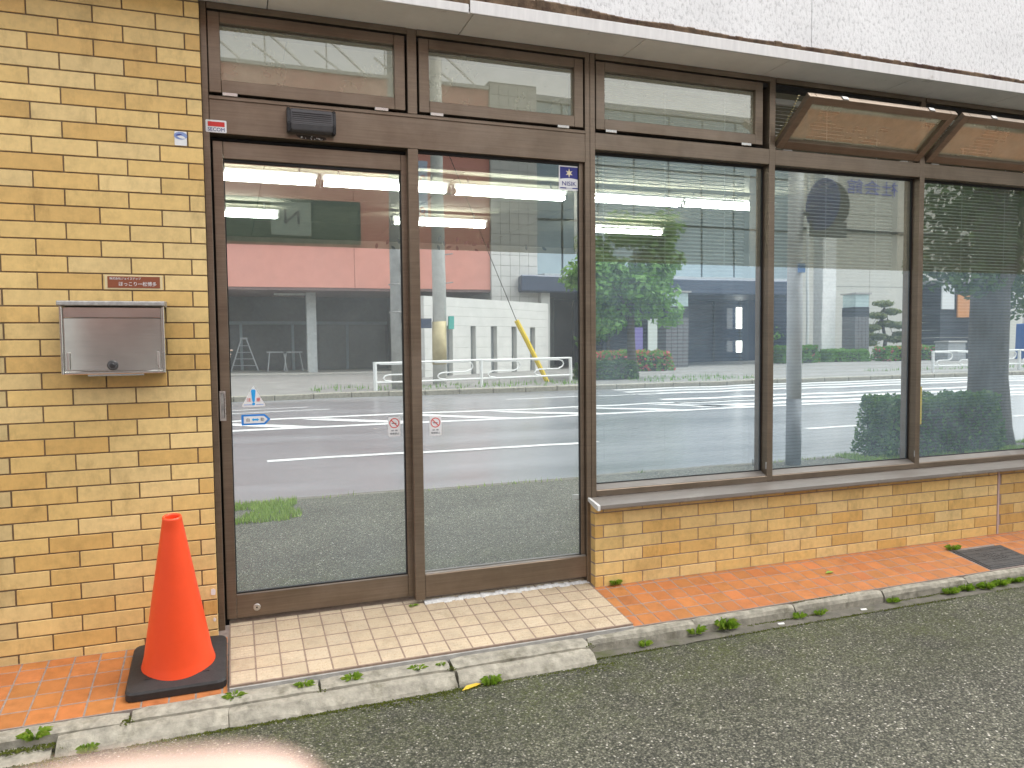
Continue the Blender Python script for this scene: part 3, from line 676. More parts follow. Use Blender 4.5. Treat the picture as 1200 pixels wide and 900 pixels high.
st = thing('security_sticker', 'white security sticker with red bar on the door frame top left', 'sticker', (-.035, .055, 2.254))
plate(rrect(-.080, .006, 2.2305, 2.284, .005), .0548).build('sticker_base', WHITE, st); plate(rrect(-.071, -.002, 2.256, 2.2765, .001), .0541).build('red_bar', RED, st)
text('SECOM', .02, NAVY, 'lettering', st, (-.037, .0540, 2.2435), width=.069, height=.0155, shear=.0)
sb_ = thing('wall_sticker', 'faded blue and white sticker on a pale brick near the frame', 'sticker', (-.179, -.002, 2.178))
plate(rrect(-.203, -.155, 2.149, 2.208, .004), -.0022).build('sticker_base', WHITE, sb_); plate([(p[0], p[1]) for p in [(-.179 + .026 * math.cos(a * .3142), 2.190 + .016 * math.sin(a * .3142)) for a in range(20)]], -.0030).build('blue_oval', PALEB, sb_)
plate(leafpoly(-.176, 2.184, R(-12), .034, .007), -.0037).build('white_swirl', WHITE, sb_); plate(leafpoly(-.186, 2.193, R(10), .026, .004), -.0037).build('blue_swirl', NAVY, sb_)
npl = thing('name_plate', 'brown name plate with white Japanese lettering above the mailbox', 'sign', (-.378, -.003, 1.566))
plate(rrect(-.488, -.269, 1.5365, 1.5965, .001), -.0022, .0012).build('cream_border', CREAM, npl); plate(rrect(-.478, -.279, 1.5425, 1.5905, .001), -.0040, .0016).build('brown_panel', BROWNP, npl)
text('株式会社ジョイステップ', .02, WHITE, 'lettering', npl, (-.411, -.0046, 1.5815), width=.118, height=.0105); text('ほっこり一松博多', .02, WHITE, 'lettering', npl, (-.364, -.0046, 1.5595), width=.143, height=.0185)

# mailbox
mx = thing('mailbox', 'brushed stainless mailbox with black dial lock on the brick wall', 'mailbox', (-.455, 0, 1.18))
MB().box(-.637, -.262, -.118, -.003, 1.186, 1.455).build('body', STEEL, mx, bevel=.003)
MB().prism([(-.001, 1.487), (-.134, 1.481), (-.137, 1.478), (-.137, 1.463), (-.131, 1.4605), (-.001, 1.4605)], -.644, -.255).build('lid', GALV, mx, bevel=.002)
fp = MB().grid(lambda u, v: (-.622 + .348 * u, -.1215 - .0125 * (1 - (2 * u - 1) ** 2), 1.206 + .205 * v), 16, 2).build('front_door', STEEL, mx, smooth=True)
fl = MB().box(-.624, -.272, -.1255, -.1185, 1.4135, 1.4555).build('letter_flap', STEEL, mx, bevel=.0015)
MB().box(-.624, -.272, -.1215, -.1185, 1.4105, 1.413).build('slot_gap', DARK, mx)
for a, b in ((-.637, -.6275), (-.2685, -.259)): MB().box(a, b, -.131, -.1185, 1.187, 1.4595).build('side_trim', STEEL, mx, bevel=.002)
MB().box(-.627, -.269, -.128, -.1185, 1.187, 1.199).build('bottom_trim', STEEL, mx, bevel=.002)
for a, b in ((-.616, -.606), (-.290, -.280)):
    MB().box(a, b, -.133, -.1275, 1.208, 1.275).build('door_bracket', CHROME, mx, bevel=.0015)
dl = MB().lathe([(.020, 0), (.020, .006), (.017, .009)], (-.453, -.1335, 1.222), 24, Matrix.Rotation(R(90), 3, 'X')).build('dial_lock', BLACKP, mx)
MB().lathe([(.009, 0), (.009, .008), (.007, .010)], (-.453, -.1427, 1.222), 16, Matrix.Rotation(R(90), 3, 'X')).build('dial_knob', BLACKP, dl)
tk = MB()
for k in range(12):
    a = k * math.pi / 6; tk.add([(-.453 + rr * math.cos(a + da), -.1429, 1.222 + rr * math.sin(a + da)) for rr, da in ((.012, -.05), (.0155, -.05), (.0155, .05), (.012, .05))], [(0, 1, 2, 3)])
tk.build('dial_marks', WHITE, dl)
MB().box(-.56, -.35, -.03, -.0025, 1.176, 1.1855).build('mounting_foot', STEEL, mx)

# door stickers
tri = thing('caution_sticker', 'white triangular caution sticker with blue exclamation mark on the left door', 'sticker', (.087, .115, 1.055))
def roundtri(cx, z0, z1, hw, r):
    P = [Vector((cx - hw, z0)), Vector((cx + hw, z0)), Vector((cx, z1))]; out = []
    for i in range(3):
        a, b, c = P[i - 1], P[i], P[(i + 1) % 3]; d0 = (a - b).normalized(); d1 = (c - b).normalized()
        for k in range(4):
            t_ = k / 3; p = (b + d0 * r) * (1 - t_) ** 2 + b * 2 * t_ * (1 - t_) + (b + d1 * r) * t_ ** 2; out.append((p.x, p.y))
    return out
plate(roundtri(.087, 1.014, 1.112, .055, .012), .1150).build('sticker_base', WHITE, tri)
plate([(.0765, 1.088), (.080, 1.094), (.0935, 1.094), (.097, 1.088), (.0925, 1.040), (.0895, 1.036), (.0845, 1.036), (.0815, 1.040)], .1142).build('exclamation_bar', SKYB, tri); plate(circ(.087, 1.0275, .0068), .1142).build('exclamation_dot', SKYB, tri)
text('注', .02, RED, 'lettering', tri, (.067, .1144, 1.047), width=.018, height=.017); text('意', .02, RED, 'lettering', tri, (.108, .1144, 1.047), width=.018, height=.017)
ln = MB(); rnd = random.Random(2)
for k in range(18):
    x = .046 + k * .0047
    if abs(x - .087) > .008: ln.prism([(x, 1.0225), (x + .0032, 1.0225), (x + .0032, 1.0255), (x, 1.0255)], .1142, .1146, axis=1)
ln.build('small_print', BLUE, tri)
arw = thing('arrow_sticker', 'blue arrow-shaped automatic door sticker below the caution triangle', 'sticker', (.093, .115, .955))
plate([(.032, .930), (.134, .930), (.159, .9545), (.134, .979), (.032, .979)], .1150).build('sticker_base', BLUE, arw); plate([(.042, .9385), (.130, .9385), (.146, .9545), (.130, .9705), (.042, .9705)], .1143).build('white_field', WHITE, arw)
plate([(.076, .9545), (.085, .962), (.085, .9585), (.100, .9585), (.100, .962), (.109, .9545), (.100, .947), (.100, .9505), (.085, .9505), (.085, .947)], .1137).build('double_arrow', SKYB, arw)
text('自', .015, GREYP, 'lettering', arw, (.0605, .1139, .9545), width=.013, height=.016); text('動', .015, GREYP, 'lettering', arw, (.123, .1139, .9545), width=.015, height=.016)
def nosmoke(x, z, y, label):
    t_ = thing('no_smoking_sticker', label, 'sticker', (x, y, z), 'no smoking stickers on the doors')
    plate(rrect(x - .030, x + .030, z - .048, z + .048, .006), y - .001).build('sticker_base', WHITE, t_)
    c_ = (x, z + .017); n = 28; mb_ = MB()
    for k in range(n):
        a, b = 2 * math.pi * k / n, 2 * math.pi * (k + 1) / n
        mb_.prism([(c_[0] + .0245 * math.cos(a), c_[1] + .0245 * math.sin(a)), (c_[0] + .0245 * math.cos(b), c_[1] + .0245 * math.sin(b)), (c_[0] + .0205 * math.cos(b), c_[1] + .0205 * math.sin(b)), (c_[0] + .0205 * math.cos(a), c_[1] + .0205 * math.sin(a))], y - .0018, y - .0012, axis=1)
    mb_.build('red_ring', RED, t_)
    plate([(c_[0] - .0165, c_[1] + .0135), (c_[0] - .0135, c_[1] + .0165), (c_[0] + .0165, c_[1] - .0135), (c_[0] + .0135, c_[1] - .0165)], y - .0024).build('red_slash', RED, t_)
    plate([(c_[0] - .013, c_[1] - .003), (c_[0] + .011, c_[1] - .003), (c_[0] + .011, c_[1] + .001), (c_[0] - .013, c_[1] + .001)], y - .0016).build('cigarette', GREYP, t_)
    text('禁 煙', .01, GREYP, 'lettering', t_, (x, y - .0014, z - .0195), width=.032, height=.0075); text('喫煙禁止', .012, GREYP, 'lettering', t_, (x + .001, y - .0014, z - .0345), width=.045, height=.011)
nosmoke(.737, .8915, .115, 'no smoking sticker on the left sliding door by its right stile'); nosmoke(.937, .888, .087, 'no smoking sticker on the right door panel by the centre post')
ns = thing('star_sticker', 'navy and white sticker with a star at the top right of the right door', 'sticker', (1.672, .087, 2.147))
plate(rrect(1.614, 1.732, 2.085, 2.211, .003), .0868).build('sticker_base', WHITE, ns)
plate([(1.6205, 2.142)] + [(1.6205 + .105 * k / 8, 2.142 + .006 * math.sin(math.pi * k / 8)) for k in range(9)][1:-1] + [(1.7255, 2.142), (1.7255, 2.2045), (1.6205, 2.2045)], .0861).build('navy_field', NAVY, ns)
sp = []
for k in range(12):
    a = R(90 + k * 30); r_ = (.025 if k == 0 or k == 6 else .022) if k % 2 == 0 else .009
    sp.append((1.672 + r_ * math.cos(a), 2.174 + r_ * math.sin(a)))
plate(sp, .0854).build('star', GOLD, ns); text('NISIK', .03, NAVY, 'lettering', ns, (1.672, .0858, 2.120), width=.080, height=.022)
plate(rrect(1.6205, 1.7255, 2.0935, 2.0995, .0005), .0861).build('navy_bar', NAVY, ns); plate(rrect(1.655, 1.690, 2.0945, 2.0985, .0005), .0854).build('bar_caption', WHITE, ns)

# ------------------------------------------------------------------ cone
ct = thing('traffic_cone', 'orange traffic cone on a black rubber base beside the door', 'traffic cone', (-.240, -.225, SL * -.225))
TM = Matrix.Rotation(math.atan(SL), 3, 'X'); cc = Vector((-.240, -.225, SL * -.225))
def local(mb):
    mb.v = [tuple(TM @ Vector(v) + cc) for v in mb.v]; return mb
b_ = MB()
oct_ = rrect(-.183, .183, -.183, .183, .03, 3)
n_ = len(oct_)
b_.add([(x, y, 0.002) for x, y in oct_] + [(x, y, .030) for x, y in oct_] + [(x * .97, y * .97, .038) for x, y in oct_] + [(x * .62, y * .62, .046) for x, y in oct_],
       [tuple(range(n_))[::-1]] + [(k * n_ + i, k * n_ + (i + 1) % n_, (k + 1) * n_ + (i + 1) % n_, (k + 1) * n_ + i) for k in range(3) for i in range(n_)] + [tuple(3 * n_ + i for i in range(n_))])
base_ = local(b_).build('rubber_base', RUBBER, ct)
prof = [(.141, .040), (.139, .046), (.131, .075), (.1285, .085)] + [(.1285 - .0925 * k / 12, .085 + .575 * k / 12) for k in range(1, 13)] + [(.0365, .666), (.034, .672), (.029, .672), (.027, .664), (.026, .56)]
local(MB().lathe(prof, (0, 0, 0), 48, cap=False)).build('cone_body', CONE, ct, smooth=True)
for a in range(4):
    x, y = .15 * math.cos(a * 1.571 + .785), .15 * math.sin(a * 1.571 + .785); local(MB().box(x - .012, x + .012, y - .004, y + .004, .0405, .0475)).build('moulding_tab', RUBBER, ct)

# ------------------------------------------------------------------ access cover
ac = thing('access_cover', 'dark square access cover set into the orange tiles at right', 'access cover', (4.35, -.28, SL * -.28))
ca = math.atan(SL)
def onslope(mb, c): 
    M_ = Matrix.Rotation(ca, 3, 'X'); mb.v = [tuple(M_ @ Vector(v) + Vector(c)) for v in mb.v]; return mb
CVM = pm('cover_iron', (.06, .058, .058), .55, .3, var=.35, vs=25, bump=.3, bs=150)
onslope(MB().box(-.205, .205, -.130, .130, -.01, .004), (4.35, -.28, SL * -.28)).build('cover_frame', CVM, ac, bevel=.002)
onslope(MB().box(-.188, .188, -.115, .115, .0045, .007), (4.35, -.28, SL * -.28)).build('cover_lid', CVM, ac, bevel=.001)
rb = MB()
for i in range(9):
    for j in range(6):
        x = -.16 + i * .04; y = -.095 + j * .038
        if not (abs(x) < .07 and abs(y) < .05): rb.box(x - .014, x + .014, y - .003, y + .003, .007, .0085)
onslope(rb, (4.35, -.28, SL * -.28)).build('tread_ribs', CVM, ac)
rb = MB()
for k in range(14):
    x = -.055 + (k % 5) * .027; y = -.03 + (k // 5) * .03; rb.box(x - .008, x + .008, y - .002, y + .002, .007, .0088).box(x - .002, x + .002, y - .009, y + .009, .007, .0087)
onslope(rb, (4.35, -.28, SL * -.28)).build('cast_marks', CVM, ac)

# ------------------------------------------------------------------ weeds, moss, leaves
def leafmesh(n, spread, h, lw, seed, flat_=.6):
    n = int(n * 3.2); lw = lw * .42; spread = spread * .78; h = h * .85
    rnd = random.Random(seed); mb = MB()
    for k in range(n):
        a = rnd.uniform(0, 6.283); r0 = rnd.uniform(0, spread * .35); l = spread * rnd.uniform(.45, 1.); up_ = h * rnd.uniform(.2, 1.)
        c0 = Vector((math.cos(a) * r0, math.sin(a) * r0 * flat_, rnd.uniform(0, .3) * h)); c1 = c0 + Vector((math.cos(a) * l * .6, math.sin(a) * l * .6 * flat_, up_)); c2 = c0 + Vector((math.cos(a) * l, math.sin(a) * l * flat_, up_ * .75))
        sd_ = Vector((-math.sin(a), math.cos(a), 0)) * lw * rnd.uniform(.6, 1.2)
        mb.add([c0, c1 + sd_, c2, c1 - sd_], [(0, 1, 2), (0, 2, 3)])
    return mb
weeds = [((.235, -.47, -.083), 22, .05, .03, 'weed sprig at the porch lip left of centre below the left door'), ((.425, -.475, -.083), 26, .055, .03, 'weed tuft at the porch lip under the centre of the left door'),
         ((.700, -.478, -.083), 20, .05, .022, 'small weed at the porch lip under the door centre post'), ((.800, -.476, -.083), 10, .035, .02, 'thin weed sprig beside a kerb joint below the right door'),
         ((.985, -.592, -.142), 30, .06, .035, 'green weed next to the yellow fallen leaf on the asphalt'), ((1.785, -.495, -.137), 18, .05, .03, 'broad pale weed in the gutter below the porch corner'),
         ((2.08, -.462, -.13), 34, .075, .042, 'dark weed clump at the kerb joint right of the porch'), ((2.26, -.468, -.13), 46, .08, .055, 'tallest bright weed clump in the gutter right of the porch'),
         ((2.70, -.475, -.134), 18, .05, .03, 'weed sprig in the gutter midway along the low wall'), ((2.83, -.478, -.134), 16, .05, .03, 'low weed leaves in the gutter left of the kerb joint'), ((3.33, -.470, -.134), 22, .06, .03, 'weed at the gutter under the third kerb stone'),
         ((-.030, -.468, -.083), 34, .055, .025, 'weed beside the rubber cone base at the porch corner'), ((-.52, -.592, -.142), 24, .045, .035, 'weed against the foot of the ramp block left of the finger'), ((-.70, -.50, -.10), 40, .07, .035, 'weed on the broken kerb block at lower left'),
         ((4.18, -.13, -.02), 40, .07, .03, 'dry weed along the back edge of the access cover'), ((1.885, -.012, 0.), 30, .045, .03, 'weed growing out of the foot of the low brick wall'), ((.80, .045, .01), 14, .035, .012, 'weed leaves lying before the centre door post')]
for i, (p, n, sp_, h_, lab) in enumerate(weeds):
    o = put('weed', leafmesh(n, sp_, h_, .006, i).mesh('weed', LEAF_L, recalc=False), None, p); tag(o, lab, 'weed', 'weeds along the kerb and porch')
for k in range(9):
    x = 3.75 + k * .13; o = put('weed', leafmesh(50, .075, .034, .0055, 100 + k).mesh('weed', LEAF_L, recalc=False), None, (x, -.475 + .012 * math.sin(k * 2.1), -.135))
    tag(o, ['leftmost weed clump of the row in the gutter below the access cover', 'second weed clump from the left in the gutter row below the access cover', 'third weed clump from the left in the gutter row below the access cover', 'fourth weed clump from the left in the gutter row below the access cover', 'middle weed clump of the nine in the gutter row below the access cover', 'fourth weed clump from the right in the gutter row below the access cover', 'third weed clump from the right in the gutter row below the access cover', 'second weed clump from the right in the gutter row below the access cover', 'rightmost weed clump of the row in the gutter below the access cover'][k], 'weed', 'weeds in the gutter below the cover')
mo = MB(); rnd = random.Random(11)
def moss_at(x, y, z, n, sx, sy, sz=.006):
    for k in range(n):
        px, py = x + rnd.gauss(0, sx), y + rnd.gauss(0, sy); s_ = rnd.uniform(.0025, .006); a = rnd.uniform(0, 6.28)
        mo.add([(px + s_ * math.cos(a), py + s_ * math.sin(a), z), (px + s_ * math.cos(a + 2.1), py + s_ * math.sin(a + 2.1), z + rnd.uniform(0, .003)), (px + s_ * math.cos(a + 4.2), py + s_ * math.sin(a + 4.2), z), (px, py, z + rnd.uniform(.002, sz))], [(0, 1, 3), (1, 2, 3), (2, 0, 3)])
for k in range(120):
    x = -.75 + k * .0195
    if mnoise.noise((x * 3.1, 7, 0)) > -.15: moss_at(x, -.597, -.141, 14, .02, .007)
    if mnoise.noise((x * 2.3, 17, 0)) > .05: moss_at(x, -.625, -.1395, 10, .03, .02)
for k in range(170):
    x = 1.5 + k * .02
    if mnoise.noise((x * 2.7, 3, 0)) > -.1: moss_at(x, -.533, -.139, 10, .02, .006)
    if mnoise.noise((x * 2.1, 9, 0)) > .02: moss_at(x, -.463, -.134, 10, .02, .005)
    if mnoise.noise((x * 1.9, 19, 0)) > .15: moss_at(x, -.420, -.069, 5, .02, .003, .004)
for x, n in ((-.395, 60), (.296, 30), (.842, 40), (1.497, 40), (-.66, 160), (-.80, 120), (-.72, 120)): moss_at(x, -.49 if x > -.5 else -.53, -.088 if x > -.5 else -.118, n, .012 if x > -.5 else .05, .02 if x > -.5 else .012)
o = mo.build('moss', MOSS, recalc=False); o['kind'] = 'stuff'
ch_ = MB(); rnd = random.Random(21)
for k in range(5200):
    x = rnd.uniform(-1, 5.5); y = -.56 - 2.2 * rnd.random() ** 1.3; s_ = rnd.uniform(.0018, .0042) * (1.3 if rnd.random() < .12 else 1)
    a = rnd.uniform(0, 6.28); z = -.140
    P_ = [(x + s_ * rnd.uniform(.7, 1.2) * math.cos(a + q * 1.5708), y + s_ * rnd.uniform(.7, 1.2) * math.sin(a + q * 1.5708), z + rnd.uniform(0, .001)) for q in range(4)]
    ch_.add(P_ + [(x, y, z + s_ * .7)], [(0, 1, 4), (1, 2, 4), (2, 3, 4), (3, 0, 4)])
t = NT('pale_chips'); g_ = t.n.new('ShaderNodeNewGeometry'); t.set(Base_Color=t.ramp(g_.outputs['Random Per Island'], [(0, (.07, .065, .055)), (.55, (.16, .15, .13)), (.9, (.32, .30, .27)), (1, (.62, .60, .56))]), Roughness=.7)
o = ch_.build('stone_chips', t.m, recalc=False); o['kind'] = 'stuff'
o = put('fallen_leaf', MB().add([(-.05, .0, .004), (-.02, .012, .012), (.03, .008, .010), (.05, .0, .004), (.02, -.012, .009), (-.025, -.010, .007), (0, 0, .004)], [(6, 0, 1), (6, 1, 2), (6, 2, 3), (6, 3, 4), (6, 4, 5), (6, 5, 0)]).mesh('fallen_leaf', YLEAF, recalc=False), None, (.90, -.598, -.141)); o.rotation_euler = (0, 0, .35); tag(o, 'yellow fallen leaf on the asphalt under the ramp block', 'leaf')
o = put('fallen_leaf', MB().add([(-.03, 0, .002), (0, .014, .01), (.035, .004, .004), (.0, -.012, .006)], [(0, 1, 2), (0, 2, 3)]).mesh('fallen_leaf', LEAF_L, recalc=False), None, (3.148, -.196, -.0285)); tag(o, 'pale green fallen leaf lying on the orange tiles', 'leaf')
for i, (x, y) in enumerate(((2.56, -.50), (3.10, -.495))):
    o = put('litter_scrap', MB().prism([(-.02, -.008), (.015, -.011), (.022, .004), (-.012, .010)], 0, .004, axis=2).mesh('litter_scrap', WHITEP), None, (x, y, -.135)); tag(o, ['tiny white scrap in the gutter below the low wall', 'larger white litter scrap in the gutter nearer the access cover'][i], 'litter')

# ================================================================== SHOP INTERIOR
IW = pm('room_paint', (.42, .37, .29), .85, var=.1); ICE = pm('room_ceiling', (.34, .32, .24), .9, var=.08)
fl_ = struct('room_floor'); MB().box(-1.5, 9.5, .25, 8.8, -.1, .012).build('floor_sheet', pm('room_floor_vinyl', (.12, .11, .10), .5, var=.15), fl_)
ce = struct('room_ceiling')
for i in range(6):
    for j in range(5): MB().box(-1.5 + i * 1.83 + .004, -1.5 + (i + 1) * 1.83 - .004, .25 + j * 1.71 + .004, .25 + (j + 1) * 1.71 - .004, 2.95, 2.97).build('ceiling_panel', ICE, ce)
MB().box(-1.6, 9.6, .21, 8.9, 2.975, 3.05).build('slab', DARK, ce)
rw = thing('room_wall', 'dim beige back wall inside the shop behind the glass', 'wall', (4, 8.8, 0)); MB().box(-1.6, 9.6, 8.8, 8.95, -.1, 2.975).build('wall_face', IW, rw)
rw = thing('room_wall', 'dim beige side wall inside the shop at the left', 'wall', (-1.55, 4, 0)); MB().box(-1.6, -1.5, .25, 8.79, -.1, 2.975).build('wall_face', IW, rw)
rw = thing('room_wall', 'dim beige side wall inside the shop at the right', 'wall', (9.55, 4, 0)); MB().box(9.5, 9.6, .25, 8.79, -.1, 2.975).build('wall_face', IW, rw)
rw = thing('room_wall', 'lintel wall inside the shop above the window heads', 'wall', (3, .22, 2.8)); MB().box(-1.6, 9.6, .201, .245, 2.79, 2.975).build('wall_face', IW, rw)
MB().box(-1.6, -.065, .22, .245, -.1, 2.789).build('side_panel', IW, rw); MB().box(6.38, 9.6, .201, .245, .44, 2.789).build('side_panel', IW, rw)
tube_me = MB().tube([(-.58, 0, 0), (.58, 0, 0)], .018, 10).mesh('tube', TUBE, smooth=True)
body_me = MB().prism([(-.075, .075), (.075, .075), (.03, .022), (-.03, .022)], -.615, .615).mesh('fixture_body', WHITEP)
end_me = MB().box(-.013, .013, -.06, .06, -.022, .021).mesh('end_holder', WHITEP)
L1 = [-1.60 + .05, -.225 - .1 + .0, 1.437, 2.72, 4.13, 5.14 + .0]
lamps = [(.18, 3.8), (1.437, 3.80), (2.72, 3.83), (4.09, 3.78), (5.30, 3.74), (-.05, 5.85), (2.52, 5.88), (5.09, 5.80)]
labs = ['lit tube lamp, front row, at the left edge of the left door', 'lit ceiling tube lamp in the front row crossing the centre door post', 'lit ceiling tube lamp in the front row seen in the right door panel', 'lit ceiling tube lamp in the front row at the left of the first window',
        'lit ceiling tube lamp, the farthest right of the front row', 'lit ceiling tube lamp in the rear row at the left of the left door', 'lit ceiling tube lamp in the rear row behind the centre door post', 'lit ceiling tube lamp in the rear row behind the first window']
for (x, y), lb in zip(lamps, labs):
    l_ = thing('ceiling_lamp', lb, 'lamp', (x, y, 2.80), 'tube lamps on the shop ceiling')
    put('fixture_body', body_me, l_, (x, y, 2.80))
    for dy in (-.034, .034): put('tube', tube_me, l_, (x, y + dy, 2.80))
    for dx in (-.6, .6): put('end_holder', end_me, l_, (x + dx, y, 2.80))
    for dx in (-.45, .45): MB().box(x + dx - .006, x + dx + .006, y - .006, y + .006, 2.876, 2.95).build('hanger', WHITEP, l_)
# venetian blinds, one per window bay
SLAT = pm('blind_slat', (.86, .86, .83), .5, var=.05)
for (a, b), lb in zip(bays[:3], ('white venetian blind hanging behind the window next to the doors', 'white venetian blind hanging behind the middle shop window', 'white venetian blind hanging behind the right-hand shop window')):
    x0, x1 = a + .035, b - .045; xm = (x0 + x1) / 2; w = x1 - x0
    bl = thing('venetian_blind', lb, 'blind', (xm, .23, 2.70), 'blinds behind the shop windows')
    me = MB().add([(-w / 2, -.0115, -.006), (w / 2, -.0115, -.006), (-w / 2, 0, .0009), (w / 2, 0, .0009), (-w / 2, .0115, .005), (w / 2, .0115, .005), (-w / 2, 0, .0004), (w / 2, 0, .0004)], [(0, 1, 3, 2), (2, 3, 5, 4), (0, 6, 7, 1), (6, 4, 5, 7)]).mesh('slat', SLAT, recalc=False)
    MB().box(x0, x1, .218, .244, 2.705, 2.735).build('head_box', SLAT, bl)
    z = 2.69
    while z > .56:
        put('slat', me, bl, (xm, .231, z)); z -= .0212
    MB().box(x0, x1, .221, .241, .545, .555).build('bottom_bar', SLAT, bl)
    for fx in (.09, .47, .86): MB().box(x0 + w * fx - .0016, x0 + w * fx + .0016, .2165, .2178, .55, 2.70).build('ladder_cord', SLAT, bl)

# ================================================================== ACROSS THE STREET (seen mirrored in the glass)
def clump(mb, c, rad, n, size, rnd, fl_=1.):
    for k in range(n):
        d = Vector((rnd.gauss(0, 1), rnd.gauss(0, 1), rnd.gauss(0, 1))).normalized(); r_ = rad * (.55 + .5 * rnd.random())
        p = Vector(c) + Vector((d.x * r_, d.y * r_, d.z * r_ * fl_)); s_ = size * rnd.uniform(.6, 1.3)
        nrm = (d + Vector((rnd.uniform(-.8, .8), rnd.uniform(-.8, .8), rnd.uniform(-.2, .9)))).normalized(); a = nrm.orthogonal().normalized(); b = nrm.cross(a); th = rnd.uniform(0, 6.28)
        u_ = (a * math.cos(th) + b * math.sin(th)) * s_; v_ = (b * math.cos(th) - a * math.sin(th)) * s_ * .5
        mb.add([p - u_, p + v_, p + u_, p - v_], [(0, 1, 2, 3)])
def tree(name, label, cat, base, trunk, clumps, leaf, bark, size, n, seed, group=None, limbs=5, fl_=.8):
    rnd = random.Random(seed); t_ = thing(name, label, cat, base, group); B = Vector(base)
    MB().tube([B + Vector(p) for p, _ in trunk], [r_ for _, r_ in trunk], 12).build('trunk', bark, t_, smooth=True)
    top = B + Vector(trunk[-1][0]); mid = B + Vector(trunk[len(trunk) // 2][0])
    for k in range(limbs):
        c = clumps[k % len(clumps)]; tgt = B + Vector(c[0]); st_ = mid.lerp(top, rnd.uniform(.2, 1.)); r0 = trunk[-1][1] * .7
        MB().tube([st_, st_.lerp(tgt, .5) + Vector((0, 0, .1)), tgt], [r0, r0 * .6, r0 * .2], 6).build('limb', bark, t_)
    mb = MB()
    for c, r_ in clumps: clump(mb, B + Vector(c), r_, int(n * (r_ ** 1.6)), size, rnd, fl_)
    mb.build('crown', leaf, t_, recalc=False); return t_
rnd = random.Random(31)
def rclumps(n, cx, cy, cz, rx, ry, rz, r0, r1, seed):
    rr = random.Random(seed); return [((cx + rr.uniform(-rx, rx), cy + rr.uniform(-ry, ry), cz + rr.uniform(-rz, rz)), rr.uniform(r0, r1)) for _ in range(n)]
tree('street_tree', 'leafy green street tree with slim trunk beside the guard rail across the road', 'tree', (13.83, -20.85, -.02), [((0, 0, 0), .20), ((-.1, 0, .7), .17), ((-.12, 0, 1.5), .15), ((-.1, 0, 3.0), .10)], rclumps(26, -.55, 0, 3.05, 1.45, 1.2, 1.0, .55, .85, 1) + [((.9, 0, 3.6), .6), ((1.1, .2, 4.0), .55)] + rclumps(12, -.2, 0, 5.0, 1.3, 1., .9, .5, .8, 2), LEAF, BARK, .13, 420, 41)
tree('big_street_tree', 'thick dark-trunked tree on the near verge to the right', 'tree', (9.52, -3.55, -.14), [((0, .0, -.02), .33), ((0, 0, .25), .275), ((-.03, 0, .9), .24), ((-.03, 0, 2.0), .23), ((-.05, 0, 3.4), .205)],
     rclumps(16, .5, .3, 4.4, 1.6, .7, .8, .6, .95, 3) + [((-.75, .1, 2.75), .5), ((-.55, -.3, 2.45), .45), ((-.9, .2, 3.2), .5), ((1.1, -.4, 2.5), .6), ((1.2, -.6, 2.1), .5), ((.2, .45, 3.0), .5), ((.6, .4, 2.9), .45), ((-.7, .3, 2.2), .35), ((-.4, .45, 2.6), .35)], LEAF_D, BARK_D, .055, 1500, 42, limbs=4)
for i, (x, y, h_, lb) in enumerate(((33.2, -37.0, 5.2, 'bright green garden tree behind the white columns'), (18.0, -31.0, 4.2, 'small green tree behind the flower bed at the dark building'), (46.5, -26., 6., 'bright green tree at the far right across the road'))):
    tree('garden_tree', lb, 'tree', (x, y, -.02), [((0, 0, 0), .12), ((0, 0, 1.5), .09), ((.1, 0, 3), .06)], rclumps(12, 0, 0, h_ * .62, 1.2, 1., h_ * .3, .5, .85, 60 + i), LEAF, BARK, .16, 260, 70 + i, 'garden trees across the street')
tree('niwaki_pine', 'cloud-pruned pine in front of the white wall', 'tree', (38.3, -33., -.02), [((0, 0, 0), .14), ((.2, 0, 1.2), .11), ((-.1, 0, 2.4), .08), ((.1, 0, 3.3), .05)], [((x_, 0, z_), .62) for x_, z_ in ((-1.2, 1.1), (-.4, 1.45), (.9, 1.3), (-1.0, 2.0), (.2, 2.25), (1.3, 2.15), (-.5, 2.75), (.6, 3.0), (0, 3.5), (-1.5, 1.6), (1.6, 1.6))], LEAF_P, BARK, .10, 900, 80, fl_=.36)
def hedge(label, cx, cy, w, d, h_, leaf, z0=-.02, n=2600, size=.05, seed=0, flowers=0, name='hedge'):
    rnd_ = random.Random(seed); t_ = thing(name, label, 'hedge', (cx, cy, z0)); mb = MB(); fb = MB()
    for k in range(n + flowers):
        x = rnd_.uniform(-1, 1); y = rnd_.uniform(-1, 1); z = rnd_.uniform(.03, 1.)
        f = rnd_.randrange(3)
        if f == 0: x = rnd_.choice((-1, 1)) * rnd_.uniform(.82, 1)
        elif f == 1: y = rnd_.choice((-1, 1)) * rnd_.uniform(.8, 1)
        else: z = rnd_.uniform(.8, 1.)
        p = Vector((cx + x * w / 2 * (1 - .12 * z), cy + y * d / 2 * (1 - .15 * z), z0 + z * h_ * (1 + .13 * mnoise.noise((x * 3 + seed, y * 2, 1)))))
        s_ = size * rnd_.uniform(.6, 1.3); a = Vector((rnd_.gauss(0, 1), rnd_.gauss(0, 1), rnd_.gauss(0, 1))).normalized(); b = a.orthogonal().normalized()
        tgt = fb if k >= n else mb; tgt.add([p - a * s_, p + b * s_ * .5, p + a * s_, p - b * s_ * .5], [(0, 1, 2, 3)])
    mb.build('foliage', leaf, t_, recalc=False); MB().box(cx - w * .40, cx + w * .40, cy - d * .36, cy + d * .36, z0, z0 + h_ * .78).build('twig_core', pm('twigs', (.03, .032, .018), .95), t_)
    if flowers: fb.build('flowers', AZALEA, t_, recalc=False)
